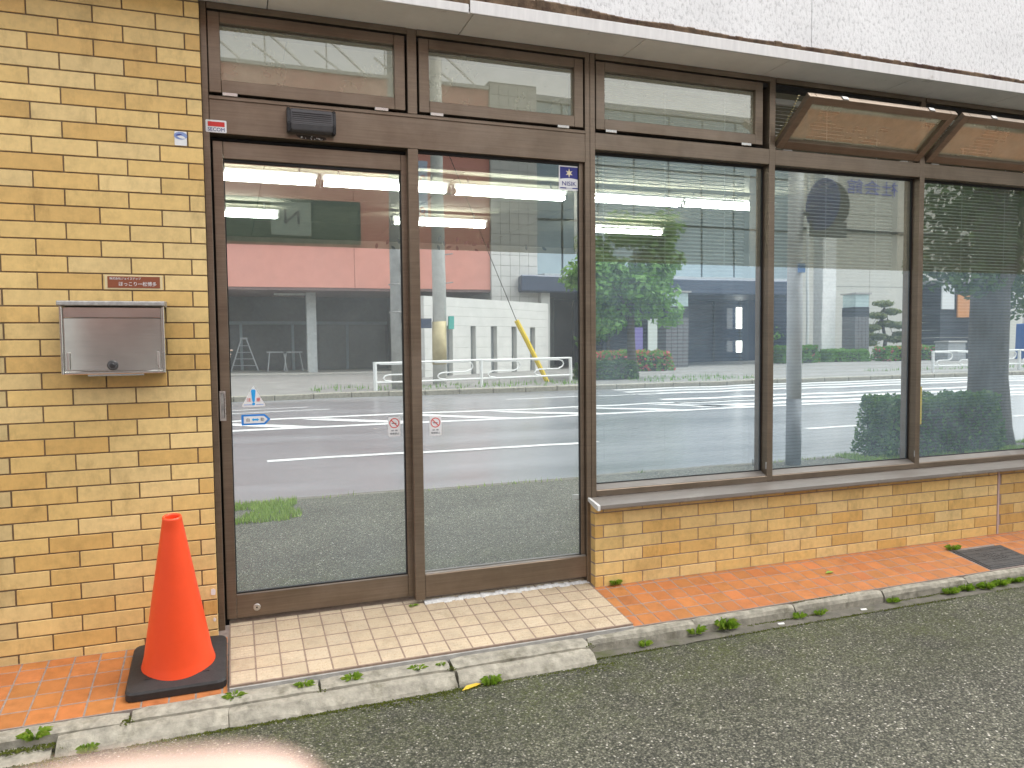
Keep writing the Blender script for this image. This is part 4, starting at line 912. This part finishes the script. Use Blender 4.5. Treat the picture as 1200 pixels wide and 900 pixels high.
hedge('dense dark clipped shrub beside the big trunk on the near verge', 8.25, -3.36, 2.0, .62, .72, m_leaf('leaf_mid', (.05, .12, .04), (.10, .20, .055), yellow=(.18, .30, .06)), -.14, 9000, .028, 1, name='verge_shrub')
hedge('rounded dark shrub left of the street tree', 12.2, -20.0, 2.1, 1.2, .62, LEAF_D, seed=2, size=.07)
hedge('flower bed hedge with pink blossom behind the street tree', 16.6, -26., 3.6, 1.6, .88, LEAF, seed=3, size=.08, flowers=900)
hedge('low hedge with red blossom in front of the pine', 37.6, -30.6, 4.4, 1.4, .85, LEAF, seed=4, size=.09, flowers=420); hedge('low clipped hedge left of the white column', 30.0, -31.2, 2.6, 1.2, .95, LEAF, seed=5, size=.09, flowers=60); hedge('clipped low hedge at the foot of the white column', 33.3, -31.0, 3.0, 1.1, .7, LEAF, seed=6, size=.09)
def grassmat(name, rects, z, dens, hgt, seed, mat=GRASS):
    rnd_ = random.Random(seed); mb = MB()
    for (x0, x1, y0, y1) in rects:
        for k in range(int((x1 - x0) * (y1 - y0) * dens)):
            x, y = rnd_.uniform(x0, x1), rnd_.uniform(y0, y1)
            if mnoise.noise((x * 2.2, y * 2.2, seed)) < -.05: continue
            a = rnd_.uniform(0, 6.28); h_ = hgt * rnd_.uniform(.4, 1.2); l = rnd_.uniform(.01, .03); w = hgt * .1
            mb.add([(x - w * math.sin(a), y + w * math.cos(a), z), (x + w * math.sin(a), y - w * math.cos(a), z), (x + l * math.cos(a), y + l * math.sin(a), z + h_)], [(0, 1, 2)])
    o_ = mb.build(name, mat, recalc=False); o_['kind'] = 'stuff'
grassmat('verge_grass', [(-.45, .52, -3.42, -2.62), (6.9, 11.5, -3.55, -2.95)], -.14, 5200, .055, 3); grassmat('edge_grass', [(-3, .4, -3.5, -3.38), (.4, 6.9, -3.47, -3.42)], -.14, 700, .05, 4)
grassmat('far_grass', [(2., 10.5, -19.5, -17.3), (12.5, 17, -20.5, -17.4), (24, 36, -20.6, -19.6)], -.02, 34, .15, 6, LEAF)

# guard rails
RAILW = pm('white_rail_paint', (.72, .72, .70), .45, var=.06)
def guard(label, pts, h_=.78, loops=2):
    t_ = thing('guard_rail', label, 'guard rail', (*pts[0], -.02), 'white pipe guard rails across the road')
    for (x, y) in pts:
        MB().tube([(x, y, -.05), (x, y, h_ + .03)], .055, 8).build('rail_post', RAILW, t_, smooth=False)
    for (xa, ya), (xb, yb) in zip(pts, pts[1:]):
        def P(t__, z): return (xa + (xb - xa) * t__, ya + (yb - ya) * t__ + .02, z)
        MB().tube([P(0, h_), P(1, h_)], .030, 6).build('top_rail', RAILW, t_); MB().tube([P(0, .22), P(1, .22)], .030, 6).build('low_rail', RAILW, t_)
        for k in range(loops):
            s0 = k / loops; s1 = (k + 1) / loops
            path = [P(s0 + .04, h_ - .03), P(s0 + .72 / loops, h_ - .05)] + [P(s0 + (.72 + .11 * math.sin(a)) / loops, .54 + .13 * math.cos(a) + .06) for a in (R(45), R(90), R(135))] + [P(s0 + .70 / loops, .44), P(s0 + .25 / loops, .44)] + [P(s0 + (.25 - .11 * math.sin(a)) / loops, .34 + .10 * math.cos(a)) for a in (R(45), R(90), R(135))] + [P(s0 + .3 / loops, .24)]
            MB().tube(path, .022, 6).build('loop_rail', RAILW, t_)
guard('white looped guard rail in front of the pink and white buildings', [(3.71, -17.3), (7.0, -18.0), (10.31, -18.8)])
guard('white looped guard rail by the far crossing left of the big trunk', [(25.2, -18.0), (27.6, -18.05), (30.0, -18.1), (32.4, -18.15)])

# poles
POLE = pm('pole_concrete', (.40, .40, .385), .8, var=.15, vs=4, dirt=((.25, .25, .24), 3., .6))
up1 = thing('utility_pole', 'pale grey utility pole nearer the left end of the guard rail', 'utility pole', (4.51, -18.05, -.02), 'utility poles across the road')
MB().tube([(4.51, -18.05, -.3), (4.51, -18.05, 11.)], [.20, .16], 16).build('shaft', POLE, up1, smooth=True)
for z in (1.4, 1.9, 2.6, 3.3): MB().box(4.62, 4.78, -17.90, -17.80, z, z + .3).build('junction_box', GALV, up1)
for z in (2.2, 3.0): MB().tube([(4.51 + .22 * math.cos(a * .524), -18.05 + .22 * math.sin(a * .524), z) for a in range(13)], .02, 5).build('band', GALV, up1)
sp_ = thing('pole_sign', 'pale blue number plate strapped to the left utility pole', 'sign', (5.0, -17.8, 5.6)); MB().box(4.86, 5.40, -17.84, -17.82, 4.65, 6.5).build('plate', flat('pale_plate', (.50, .58, .72)), sp_)
text('20', .5, PINKP, 'lettering', sp_, (5.13, -17.812, 5.9), width=.4, height=.4, rotz=math.pi); text('80', .5, PINKP, 'lettering', sp_, (5.13, -17.812, 5.0), width=.4, height=.4, rotz=math.pi)
up2 = thing('utility_pole', 'light grey utility pole with a tan wrap behind the guard rail middle', 'utility pole', (6.28, -20.1, -.02), 'utility poles across the road')
MB().tube([(6.28, -20.1, -.3), (6.28, -20.1, 12.)], [.23, .18], 16).build('shaft', pm('pole_pale', (.60, .60, .57), .8, var=.12), up2, smooth=True)
MB().tube([(6.28, -20.1, .62), (6.28, -20.1, 2.0)], [.238, .236], 16).build('tan_wrap', pm('tan_wrap', (.50, .42, .24), .7), up2, smooth=True)
MB().box(6.55, 6.72, -20.05, -19.9, 1.75, 2.15).build('green_tag', flat('teal', (.08, .42, .36)), up2); MB().box(5.62, 6.0, -20.1, -20.0, 1.8, 2.1).build('navy_tag', flat('dark_blue_plate', (.05, .07, .12)), up2)
for z in (3.2, 4.1, 6.): MB().tube([(6.28, -20.1, z), (6.7, -19.9, z + .05)], .02, 5).build('step_bolt', GALV, up2)
gw = thing('guy_wire', 'slanting guy wire with yellow sleeve behind the guard rail', 'guy wire', (9.86, -19.7, -.02))
MB().tube([(9.86, -19.7, -.05), (8.80, -19.72, 2.0)], .085, 8).build('yellow_sleeve', YELLOW, gw); MB().tube([(8.80, -19.72, 2.0), (6.35, -20.0, 8.0)], .012, 5).build('wire', DARK, gw)
np_ = thing('sign_pole', 'grey steel sign pole on the near verge with round signs', 'sign pole', (6.03, -3.25, -.14))
MB().tube([(6.03, -3.25, -.2), (6.03, -3.25, 3.6)], .083, 20).build('shaft', pm('pole_galvanised', (.52, .53, .54), .5, .1, var=.12, dirt=((.16, .17, .18), 5., .62)), np_, smooth=True)
MB().tube([(6.03, -3.25, -.15), (6.03, -3.25, .62)], .0855, 20).build('dark_wrap', pm('pole_wrap', (.20, .215, .235), .6), np_, smooth=True)
MB().box(5.99, 6.07, -3.16, -3.13, 2.05, 2.15).build('pole_label', flat('label_blue', (.10, .25, .55)), np_)
Mz = lambda a, tilt=90: Matrix.Rotation(R(a), 3, 'Z') @ Matrix.Rotation(R(-90), 3, 'X')
MB().lathe([(.28, 0), (.28, .006), (.27, .010)], (6.57, -3.32, 2.86), 32, Mz(4)).build('grey_disc', pm('sign_back', (.10, .105, .10), .6), np_); MB().lathe([(.285, 0), (.285, .006), (.27, .010)], (6.20, -3.02, 2.79), 32, Mz(94)).build('blue_disc', flat('sign_blue', (.09, .115, .27)), np_)
MB().box(6.18, 6.70, -3.20, -3.185, 2.46, 2.64).build('supplement_plate', pm('plate_back', (.17, .18, .18), .6), np_); MB().box(6.0, 6.6, -3.26, -3.23, 2.70, 2.74).build('bracket', GALV, np_)
dp = thing('delineator_post', 'thin pale post with yellow reflector beside the verge shrub', 'post', (7.70, -3.05, -.14)); MB().tube([(7.70, -3.05, -.2), (7.70, -3.05, .80)], .016, 8).build('post', WHITEP, dp); MB().box(7.68, 7.72, -3.034, -3.020, .27, .72).build('reflector', YELLOW, dp)

# pink building with open garage
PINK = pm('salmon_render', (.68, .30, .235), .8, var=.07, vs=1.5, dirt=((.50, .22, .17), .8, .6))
pb = thing('pink_building', 'salmon pink building with an open ground-floor garage across the road', 'building', (0, -31, -.02))
for i in range(4): MB().box(-14 + i * 6.43 + .01, -14 + (i + 1) * 6.43 - .01, -40, -31.0, 3.82, 13.2).build('wall_panel', PINK, pb)
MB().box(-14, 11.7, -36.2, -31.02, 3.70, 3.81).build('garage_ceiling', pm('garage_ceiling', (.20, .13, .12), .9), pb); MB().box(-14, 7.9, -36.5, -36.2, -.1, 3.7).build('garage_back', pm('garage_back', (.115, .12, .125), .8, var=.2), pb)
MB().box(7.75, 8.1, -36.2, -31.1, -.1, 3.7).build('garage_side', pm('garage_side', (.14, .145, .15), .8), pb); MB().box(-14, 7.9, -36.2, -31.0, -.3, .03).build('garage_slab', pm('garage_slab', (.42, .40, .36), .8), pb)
MB().box(3.30, 3.72, -33.0, -32.6, .03, 3.7).build('column', pm('column_white', (.50, .52, .52), .7), pb)
SHUT = pm('shutter_steel', (.15, .155, .155), .5, .2, var=.12)
for k in range(27): MB().box(4.2, 7.6, -36.19, -36.15 + (.02 if k % 2 else 0), .05 + k * .085, .05 + k * .085 + .078).build('shutter_slat', SHUT, pb)
for x in (.45, 2.9, 5.6): MB().box(x - .07, x + .07, -36.18, -36.05, .03, 2.35).build('shutter_post', pm('post_bluegrey', (.22, .26, .28), .6), pb)
MB().box(-10, 7.7, -36.18, -36.02, 2.30, 2.46).build('lintel_beam', pm('beam_bluegrey', (.20, .23, .25), .6), pb)
MB().box(1.9, 3.6, -33.2, -33.05, 3.60, 3.69).build('lamp_strip', pm('unlit_strip', (.55, .55, .52), .5), pb)
GRN = pm('window_green', (.05, .10, .085), .3)
w_ = MB().box(-2.0, 5.6, -31.05, -30.93, 5.75, 7.65).build('window', GRN, pb); MB().box(-1.9, 5.45, -30.929, -30.90, 5.95, 7.45).build('pane', pm('window_pane', (.10, .15, .115), .12), w_); MB().box(3.42, 3.50, -30.899, -30.88, 5.95, 7.45).build('window_bar', GRN, w_)
sh = MB().box(1.75, 3.40, -30.899, -30.87, 6.05, 7.5).build('window_sheet', flat('paper', (.36, .42, .36)), w_)
text('N', 1., GREYP, 'lettering', pb, (2.62, -30.865, 6.85), width=.62, height=.6, rotz=math.pi)
cop = MB(); 
MB().box(-14, 11.7, -40, -30.92, 13.2, 13.35).build('coping', pm('coping_white', (.62, .62, .60), .6), pb)
for k in range(5):
    x = -1.5 + k * 2.6; MB().tube([(x, -31.3, 15.3), (x + 2.3, -31.3, 13.4)], .06, 5).build('stair_rail', RAILW, pb); MB().tube([(x + .1, -31.3, 14.2), (x + 2.0, -31.3, 12.9)], .05, 5).build('stair_rail', RAILW, pb)
    MB().tube([(x + .6, -31.3, 13.3), (x + .6, -31.3, 14.7)], .04, 5).build('rail_upright', RAILW, pb)
ALU = pm('ladder_aluminium', (.40, .41, .42), .4, .6)
sl_ = thing('stepladder', 'folding stepladder standing at the left in the pink garage', 'stepladder', (.55, -34.5, .03))
for sx in (-1, 1): MB().tube([(.55 + sx * .62, -34.3, .03), (.55 + sx * .12, -34.5, 1.6)], .03, 5).build('leg', ALU, sl_); MB().tube([(.55 + sx * .62, -34.9, .03), (.55 + sx * .12, -34.6, 1.6)], .03, 5).build('leg', ALU, sl_)
MB().box(.38, .72, -34.7, -34.4, 1.58, 1.66).build('top_step', ALU, sl_)
for k in range(4): z = .3 + k * .32; w0 = .62 - .5 * z / 1.6; MB().box(.55 - w0, .55 + w0, -34.36 - .2 * z / 1.6, -34.30 - .2 * z / 1.6, z, z + .03).build('rung', ALU, sl_)
for i, x in enumerate((2.0, 2.75)):
    tr = thing('trestle', ['work trestle in the pink garage nearer the stepladder', 'work trestle in the pink garage beside the white column'][i], 'trestle', (x, -34.2, .03), 'work trestles in the garage')
    for dx in (-.32, .32):
        for dy in (-.25, .25): MB().tube([(x + dx + .12 * (1 if dx > 0 else -1), -34.2 + dy, .03), (x + dx, -34.2, .95)], .025, 5).build('leg', ALU, tr)
    MB().box(x - .45, x + .45, -34.25, -34.15, .93, .99).build('top_bar', ALU, tr)

# white slotted wall and tile tower
WT = pm('white_tile_cladding', (.64, .63, .60), .6, var=.08, vs=2.)
sw = thing('white_slotted_wall', 'angled white stone wall with five tall slots behind the utility pole', 'wall', (7.1, -25.2, -.02))
a_, b_2 = Vector((7.0, -25.13, 0)), Vector((14.2, -29.9, 0)); dv = (b_2 - a_).normalized(); nv = Vector((dv.y, -dv.x, 0))
if nv.y > 0: nv = -nv
def wseg(s0, s1, z0, z1, name, mat, t0=0., t1=.35):
    p = [a_ + dv * s0 + nv * t0, a_ + dv * s1 + nv * t0, a_ + dv * s1 + nv * t1, a_ + dv * s0 + nv * t1]; MB().prism([(q.x, q.y) for q in p], z0, z1, axis=2).build(name, mat, sw)
slots = [(1.33, 1.70), (2.83, 3.17), (4.22, 4.66), (5.72, 6.10), (7.11, 7.53)]
L_ = (b_2 - a_).length; prev = 0.
for s0, s1 in slots + [(L_, L_)]:
    for r_ in range(5): wseg(prev + .003, s0 - .003, -.2 + r_ * .44 + .003, -.2 + (r_ + 1) * .44 - .003, 'stone_panel', WT)
    prev = s1
for r_ in range(3): wseg(0, L_, 2.0 + r_ * .376 + .003, 2.0 + (r_ + 1) * .376 - .003, 'stone_course', WT)
for s0, s1 in slots: wseg(s0, s1, -.2, 2.0, 'slot_back', pm('slot_grey', (.24, .26, .27), .7), .2, .34)
tw = thing('tile_tower', 'tall pale grid-tiled stair tower between the pink and glass buildings', 'building', (12.9, -33, -.02))
for i in range(5):
    for j in range(21): MB().box(11.73 + i * .48 + .008, 11.73 + (i + 1) * .48 - .008, -30.97, -30.9, 3.0 + j * .50 + .008, 3.0 + (j + 1) * .50 - .008).build('tile_panel', WT, tw)
MB().box(11.71, 14.15, -36, -30.975, -.1, 13.6).build('tower_core', pm('tower_joint', (.36, .36, .34), .8), tw)

# dark glass building with canopy
DKG = pm('dark_glass', (.012, .024, .055), .08, var=.2); MUL = pm('dark_mullion', (.03, .035, .045), .4, .4)
PALEG = pm('pale_curtain_glass', (.34, .42, .46), .10, var=.12, vs=.6)
db = thing('glass_building', 'dark glass-fronted building with a deep canopy and pale curtain wall above', 'building', (22, -33, -.02))
MB().box(14.2, 33.5, -46, -36.0, -.1, 4.5).build('dark_hall', DKG, db)
MB().prism([(12.9, -30.0), (29.4, -30.0), (29.4, -36.), (14.3, -36.)], 3.70, 4.50, axis=2).build('canopy', pm('canopy_slate', (.045, .065, .11), .5), db, bevel=.06)
MB().box(14.2, 29.3, -36., -30.2, 4.505, 4.62).build('canopy_flashing', pm('flashing_white', (.55, .58, .60), .5), db)
for k in range(8): MB().box(16.4 + k * 1.9, 16.4 + k * 1.9 + .10, -35.99, -35.9, .0, 3.69).build('hall_mullion', MUL, db)
MB().box(14.2, 16.3, -35.98, -34., -.1, 3.69).build('doorway', pm('doorway_grey', (.10, .12, .13), .6), db); MB().box(14.16, 14.6, -33.9, -30.6, -.1, 3.69).build('side_pier', WT, db)
for z0_, z1_ in ((2.0, 3.3), (.55, 1.25)): MB().box(29.2, 29.55, -35.6, -35.5, z0_, z1_).build('strip_light', STRIP, db)
MB().box(14.2, 31.6, -46, -33.1, 4.63, 13.6).build('upper_core', pm('upper_core', (.10, .12, .14), .5), db)
for i in range(8):
    for j in range(3): MB().box(14.2 + i * 2.15 + .06, 14.2 + (i + 1) * 2.15 - .06, -33.09, -32.98, 4.66 + j * 2.98 + .06, 4.66 + (j + 1) * 2.98 - .06).build('glass_panel', PALEG, db)
MB().box(14.1, 31.8, -46, -32.9, 13.61, 13.9).build('roof_edge', pm('roof_edge', (.45, .46, .46), .6), db)
STN = pm('mosaic_stone', (.15, .145, .15), .6, var=.4, vs=9)
def pillar(label, x, y, w, h_):
    t_ = thing('lamp_pillar', label, 'lamp pillar', (x, y, -.02), 'stone lamp pillars across the road')
    rows_ = 14; hz = (h_ * .68) / rows_
    for r_ in range(rows_):
        for c_ in range(4): MB().box(x - w / 2 + c_ * w / 4 + .012, x - w / 2 + (c_ + 1) * w / 4 - .012, y - w / 2, y + w / 2, -.1 + r_ * hz + .008, -.1 + (r_ + 1) * hz - .008).build('mosaic_block', STN, t_)
    MB().box(x - w * .47, x + w * .47, y - w * .47, y + w * .47, -.1, h_ * .68 - .1).build('pillar_core', MUL, t_); MB().box(x - w * .5, x + w * .5, y - w * .5, y + w * .5, h_ * .68 - .09, h_ * .80).build('dark_band', MUL, t_)
    MB().box(x - w * .48, x + w * .48, y - w * .48, y + w * .48, h_ * .80 + .005, h_ * .985).build('lamp_glass', pm('lamp_glass', (.45, .56, .56), .25), t_); MB().box(x - w * .58, x + w * .58, y - w * .58, y + w * .58, h_ * .985 + .005, h_ * 1.01).build('cap', GALV, t_)
pillar('stone lamp pillar with glass top in front of the dark glass hall', 20.7, -29.4, 1.25, 3.72); pillar('stone lamp pillar with glass top between the white column and pine', 34.7, -31.6, 1.05, 3.95)
for nm, lb, x, w, z0_, z1_, c in (('purple_banner', 'narrow purple banner sign beside the street tree', 18.1, .42, .5, 1.95, (.20, .16, .42)), ('white_sign_board', 'narrow white sign board with green marks next to the purple banner', 18.85, .50, .1, 2.35, (.62, .66, .62))):
    t_ = thing(nm, lb, 'sign', (x, -28, -.02)); MB().box(x - w / 2, x + w / 2, -28.03, -27.97, z0_, z1_).build('board', flat(nm, c), t_); MB().box(x - .03, x + .03, -28.08, -28.031, -.1, z1_).build('post', GALV, t_)
wc = thing('white_column', 'broad white entrance column left of the second lamp pillar', 'column', (33.1, -32.4, -.02)); MB().box(32.6, 33.6, -32.8, -32.0, -.1, 13.).build('shaft', pm('white_render', (.80, .79, .77), .7), wc, bevel=.03); MB().box(32.5, 33.7, -32.9, -31.9, -.1, .3).build('plinth', CONC, wc, bevel=.02)
wc = thing('flag_pole', 'thin white pole left of the white column', 'pole', (31.5, -32., -.02)); MB().tube([(31.5, -32, -.1), (31.5, -32, 12)], [.09, .07], 8).build('shaft', RAILW, wc); MB().tube([(31.5, -32, -.1), (31.5, -32, .25)], .16, 8).build('collar', GALV, wc)
hb = thing('hall_building', 'cream hall building with blue roof lettering at the right across the road', 'building', (50, -40, -.02))
HW = pm('cream_render', (.62, .60, .54), .8, var=.06)
for i in range(6):
    for j in range(3): MB().box(36.2 + i * 4 + .015, 36.2 + (i + 1) * 4 - .015, -46, -40., -.1 + j * 5.2 + .015, -.1 + (j + 1) * 5.2 - .015).build('wall_panel', HW, hb)
MB().box(36.3, 60, -46, -40.06, -.1, 15.4).build('wall_core', pm('joint_grey', (.35, .34, .31), .8), hb); MB().box(36.2, 60.4, -40.1, -39.85, 9.05, 9.22).build('ledge', MUL, hb)
text('社会館', 1., flat('letter_blue', (.10, .12, .50)), 'lettering', hb, (44.3, -39.9, 12.3), width=4.8, height=1.05, rotz=math.pi)
for k in range(3): MB().tube([(42.6 + k * 1.7, -39.95, 12.1), (42.6 + k * 1.7, -39.99, 12.1)], .05, 5).build('letter_stud', GALV, hb)
bo = thing('bollard', 'small white bollard at the edge of the red-blossom hedge', 'bollard', (36.6, -29.6, -.02)); MB().tube([(36.6, -29.6, -.1), (36.6, -29.6, .55)], .14, 10).build('post', RAILW, bo); MB().tube([(36.6, -29.6, .551), (36.6, -29.6, .62)], [.14, .08], 10).build('cap', RAILW, bo)
rb_ = thing('dark_house', 'dark-clad building with white and orange signs behind the far guard rail', 'building', (42, -30, -.02))
for j in range(10): MB().box(41.3, 46.5, -33, -31.5, -.1 + j * .48, -.1 + (j + 1) * .48 - .02).build('cladding_board', pm('dark_cladding', (.02, .022, .03), .5) if j == 0 else bpy.data.materials['dark_cladding'], rb_)
MB().box(41.35, 42.4, -31.49, -31.4, 3.1, 4.6).build('white_sign', WHITE, rb_); MB().box(42.7, 43.8, -31.49, -31.4, 2.6, 4.0).build('orange_sign', flat('orange_sign', (.65, .28, .10)), rb_); MB().box(41.2, 46.8, -33, -31.3, 4.72, 4.9).build('roof_edge', GALV, rb_)
bb = thing('grey_crate_stack', 'grey covered box standing behind the far guard rail', 'box', (39.3, -29, -.02)); MB().box(38.6, 40.0, -29.5, -28.6, -.02, 1.0).build('box_body', pm('grey_box', (.34, .35, .36), .6), bb, bevel=.03); MB().box(38.55, 40.05, -29.55, -28.55, 1.005, 1.12).build('box_lid', GALV, bb, bevel=.02)
bl_ = thing('vending_machine', 'blue and orange vending machine at the far right', 'vending machine', (45.6, -28.5, -.02)); MB().box(44.8, 46.4, -29.2, -28.3, -.02, 2.1).build('cabinet', flat('machine_blue', (.03, .13, .42)), bl_, bevel=.03); MB().box(45.0, 45.9, -28.295, -28.25, .9, 1.95).build('front_panel', flat('machine_orange', (.62, .25, .10)), bl_)

# ================================================================== the photographer's hand at the bottom edge
SKIN = NT('skin'); SKIN.set(Base_Color=SKIN.mix(1., (.44, .31, .255), SKIN.ramp(SKIN.noise(160., 4), [(.3, grey(.94)), (.7, grey(1.05))]), 'MULTIPLY'), Roughness=.5, Subsurface_Weight=.15, Subsurface_Scale=.006); SKIN = SKIN.m
O_ = Vector((0., -3.57446, 1.29746)); right, upv, fwd = Vector((.9385, -.3451, -.0103)), Vector((.0284, .0476, .9985)), Vector((.3441, .9374, -.0545))
def hp(a, b, c): return O_ + right * a + upv * b + fwd * c
hand = thing('hand', 'blurred pale fingertip rising over the bottom edge of the picture', 'hand', tuple(hp(-.11, -.12, .06)))
chains = {'palm': [((-.185, -.205, .040), .027), ((-.150, -.160, .045), .026), ((-.118, -.120, .052), .030), ((-.100, -.098, .060), .026)],
          'index': [((-.100, -.098, .060), .012), ((-.078, -.060, .068), .0105), ((-.045, -.0450, .071), .0098), ((-.0148, -.0428, .070), .0098)],
          'middle': [((-.094, -.104, .066), .012), ((-.062, -.084, .078), .0098), ((-.036, -.078, .066), .009), ((-.034, -.082, .045), .0078)],
          'ring': [((-.096, -.114, .064), .0115), ((-.064, -.104, .078), .0094), ((-.040, -.102, .066), .0086), ((-.040, -.105, .046), .0075)],
          'little': [((-.104, -.126, .060), .0105), ((-.078, -.124, .072), .0082), ((-.058, -.124, .062), .0075), ((-.057, -.126, .046), .0066)],
          'thumb': [((-.135, -.128, .040), .014), ((-.112, -.092, .026), .0120), ((-.086, -.078, .022), .0105), ((-.062, -.075, .024), .0085)]}
bm = bmesh.new(); sk = []; idx = {}
def addv(p, r_): bm.verts.new(hp(*p)); sk.append(r_); bm.verts.ensure_lookup_table(); return bm.verts[-1]
pal = [addv(p, r_) for p, r_ in chains['palm']]
for a, b in zip(pal, pal[1:]): bm.edges.new((a, b))
for fn_, root_i in (('index', 3), ('middle', 3), ('ring', 2), ('little', 2), ('thumb', 1)):
    pr = pal[root_i]; c_ = chains[fn_][1:] if fn_ == 'index' else chains[fn_]
    for p, r_ in c_:
        v = addv(p, r_); bm.edges.new((pr, v)); pr = v
me = bpy.data.meshes.new('hand_skin'); bm.to_mesh(me); bm.free()
ho = bpy.data.objects.new('hand_skin', me); COL.objects.link(ho)
sm = ho.modifiers.new('skin', 'SKIN'); sm.use_smooth_shade = True
for v, r_ in zip(me.skin_vertices[0].data, sk): v.radius = (r_, r_)
me.skin_vertices[0].data[0].use_root = True
ss = ho.modifiers.new('sub', 'SUBSURF'); ss.levels = 2; ss.render_levels = 2
dg = bpy.context.evaluated_depsgraph_get(); m2 = bpy.data.meshes.new_from_object(ho.evaluated_get(dg)); bpy.data.objects.remove(ho)
m2.materials.clear(); m2.materials.append(SKIN); m2.polygons.foreach_set('use_smooth', [True] * len(m2.polygons))
put('hand_body', m2, hand, (0, 0, 0))
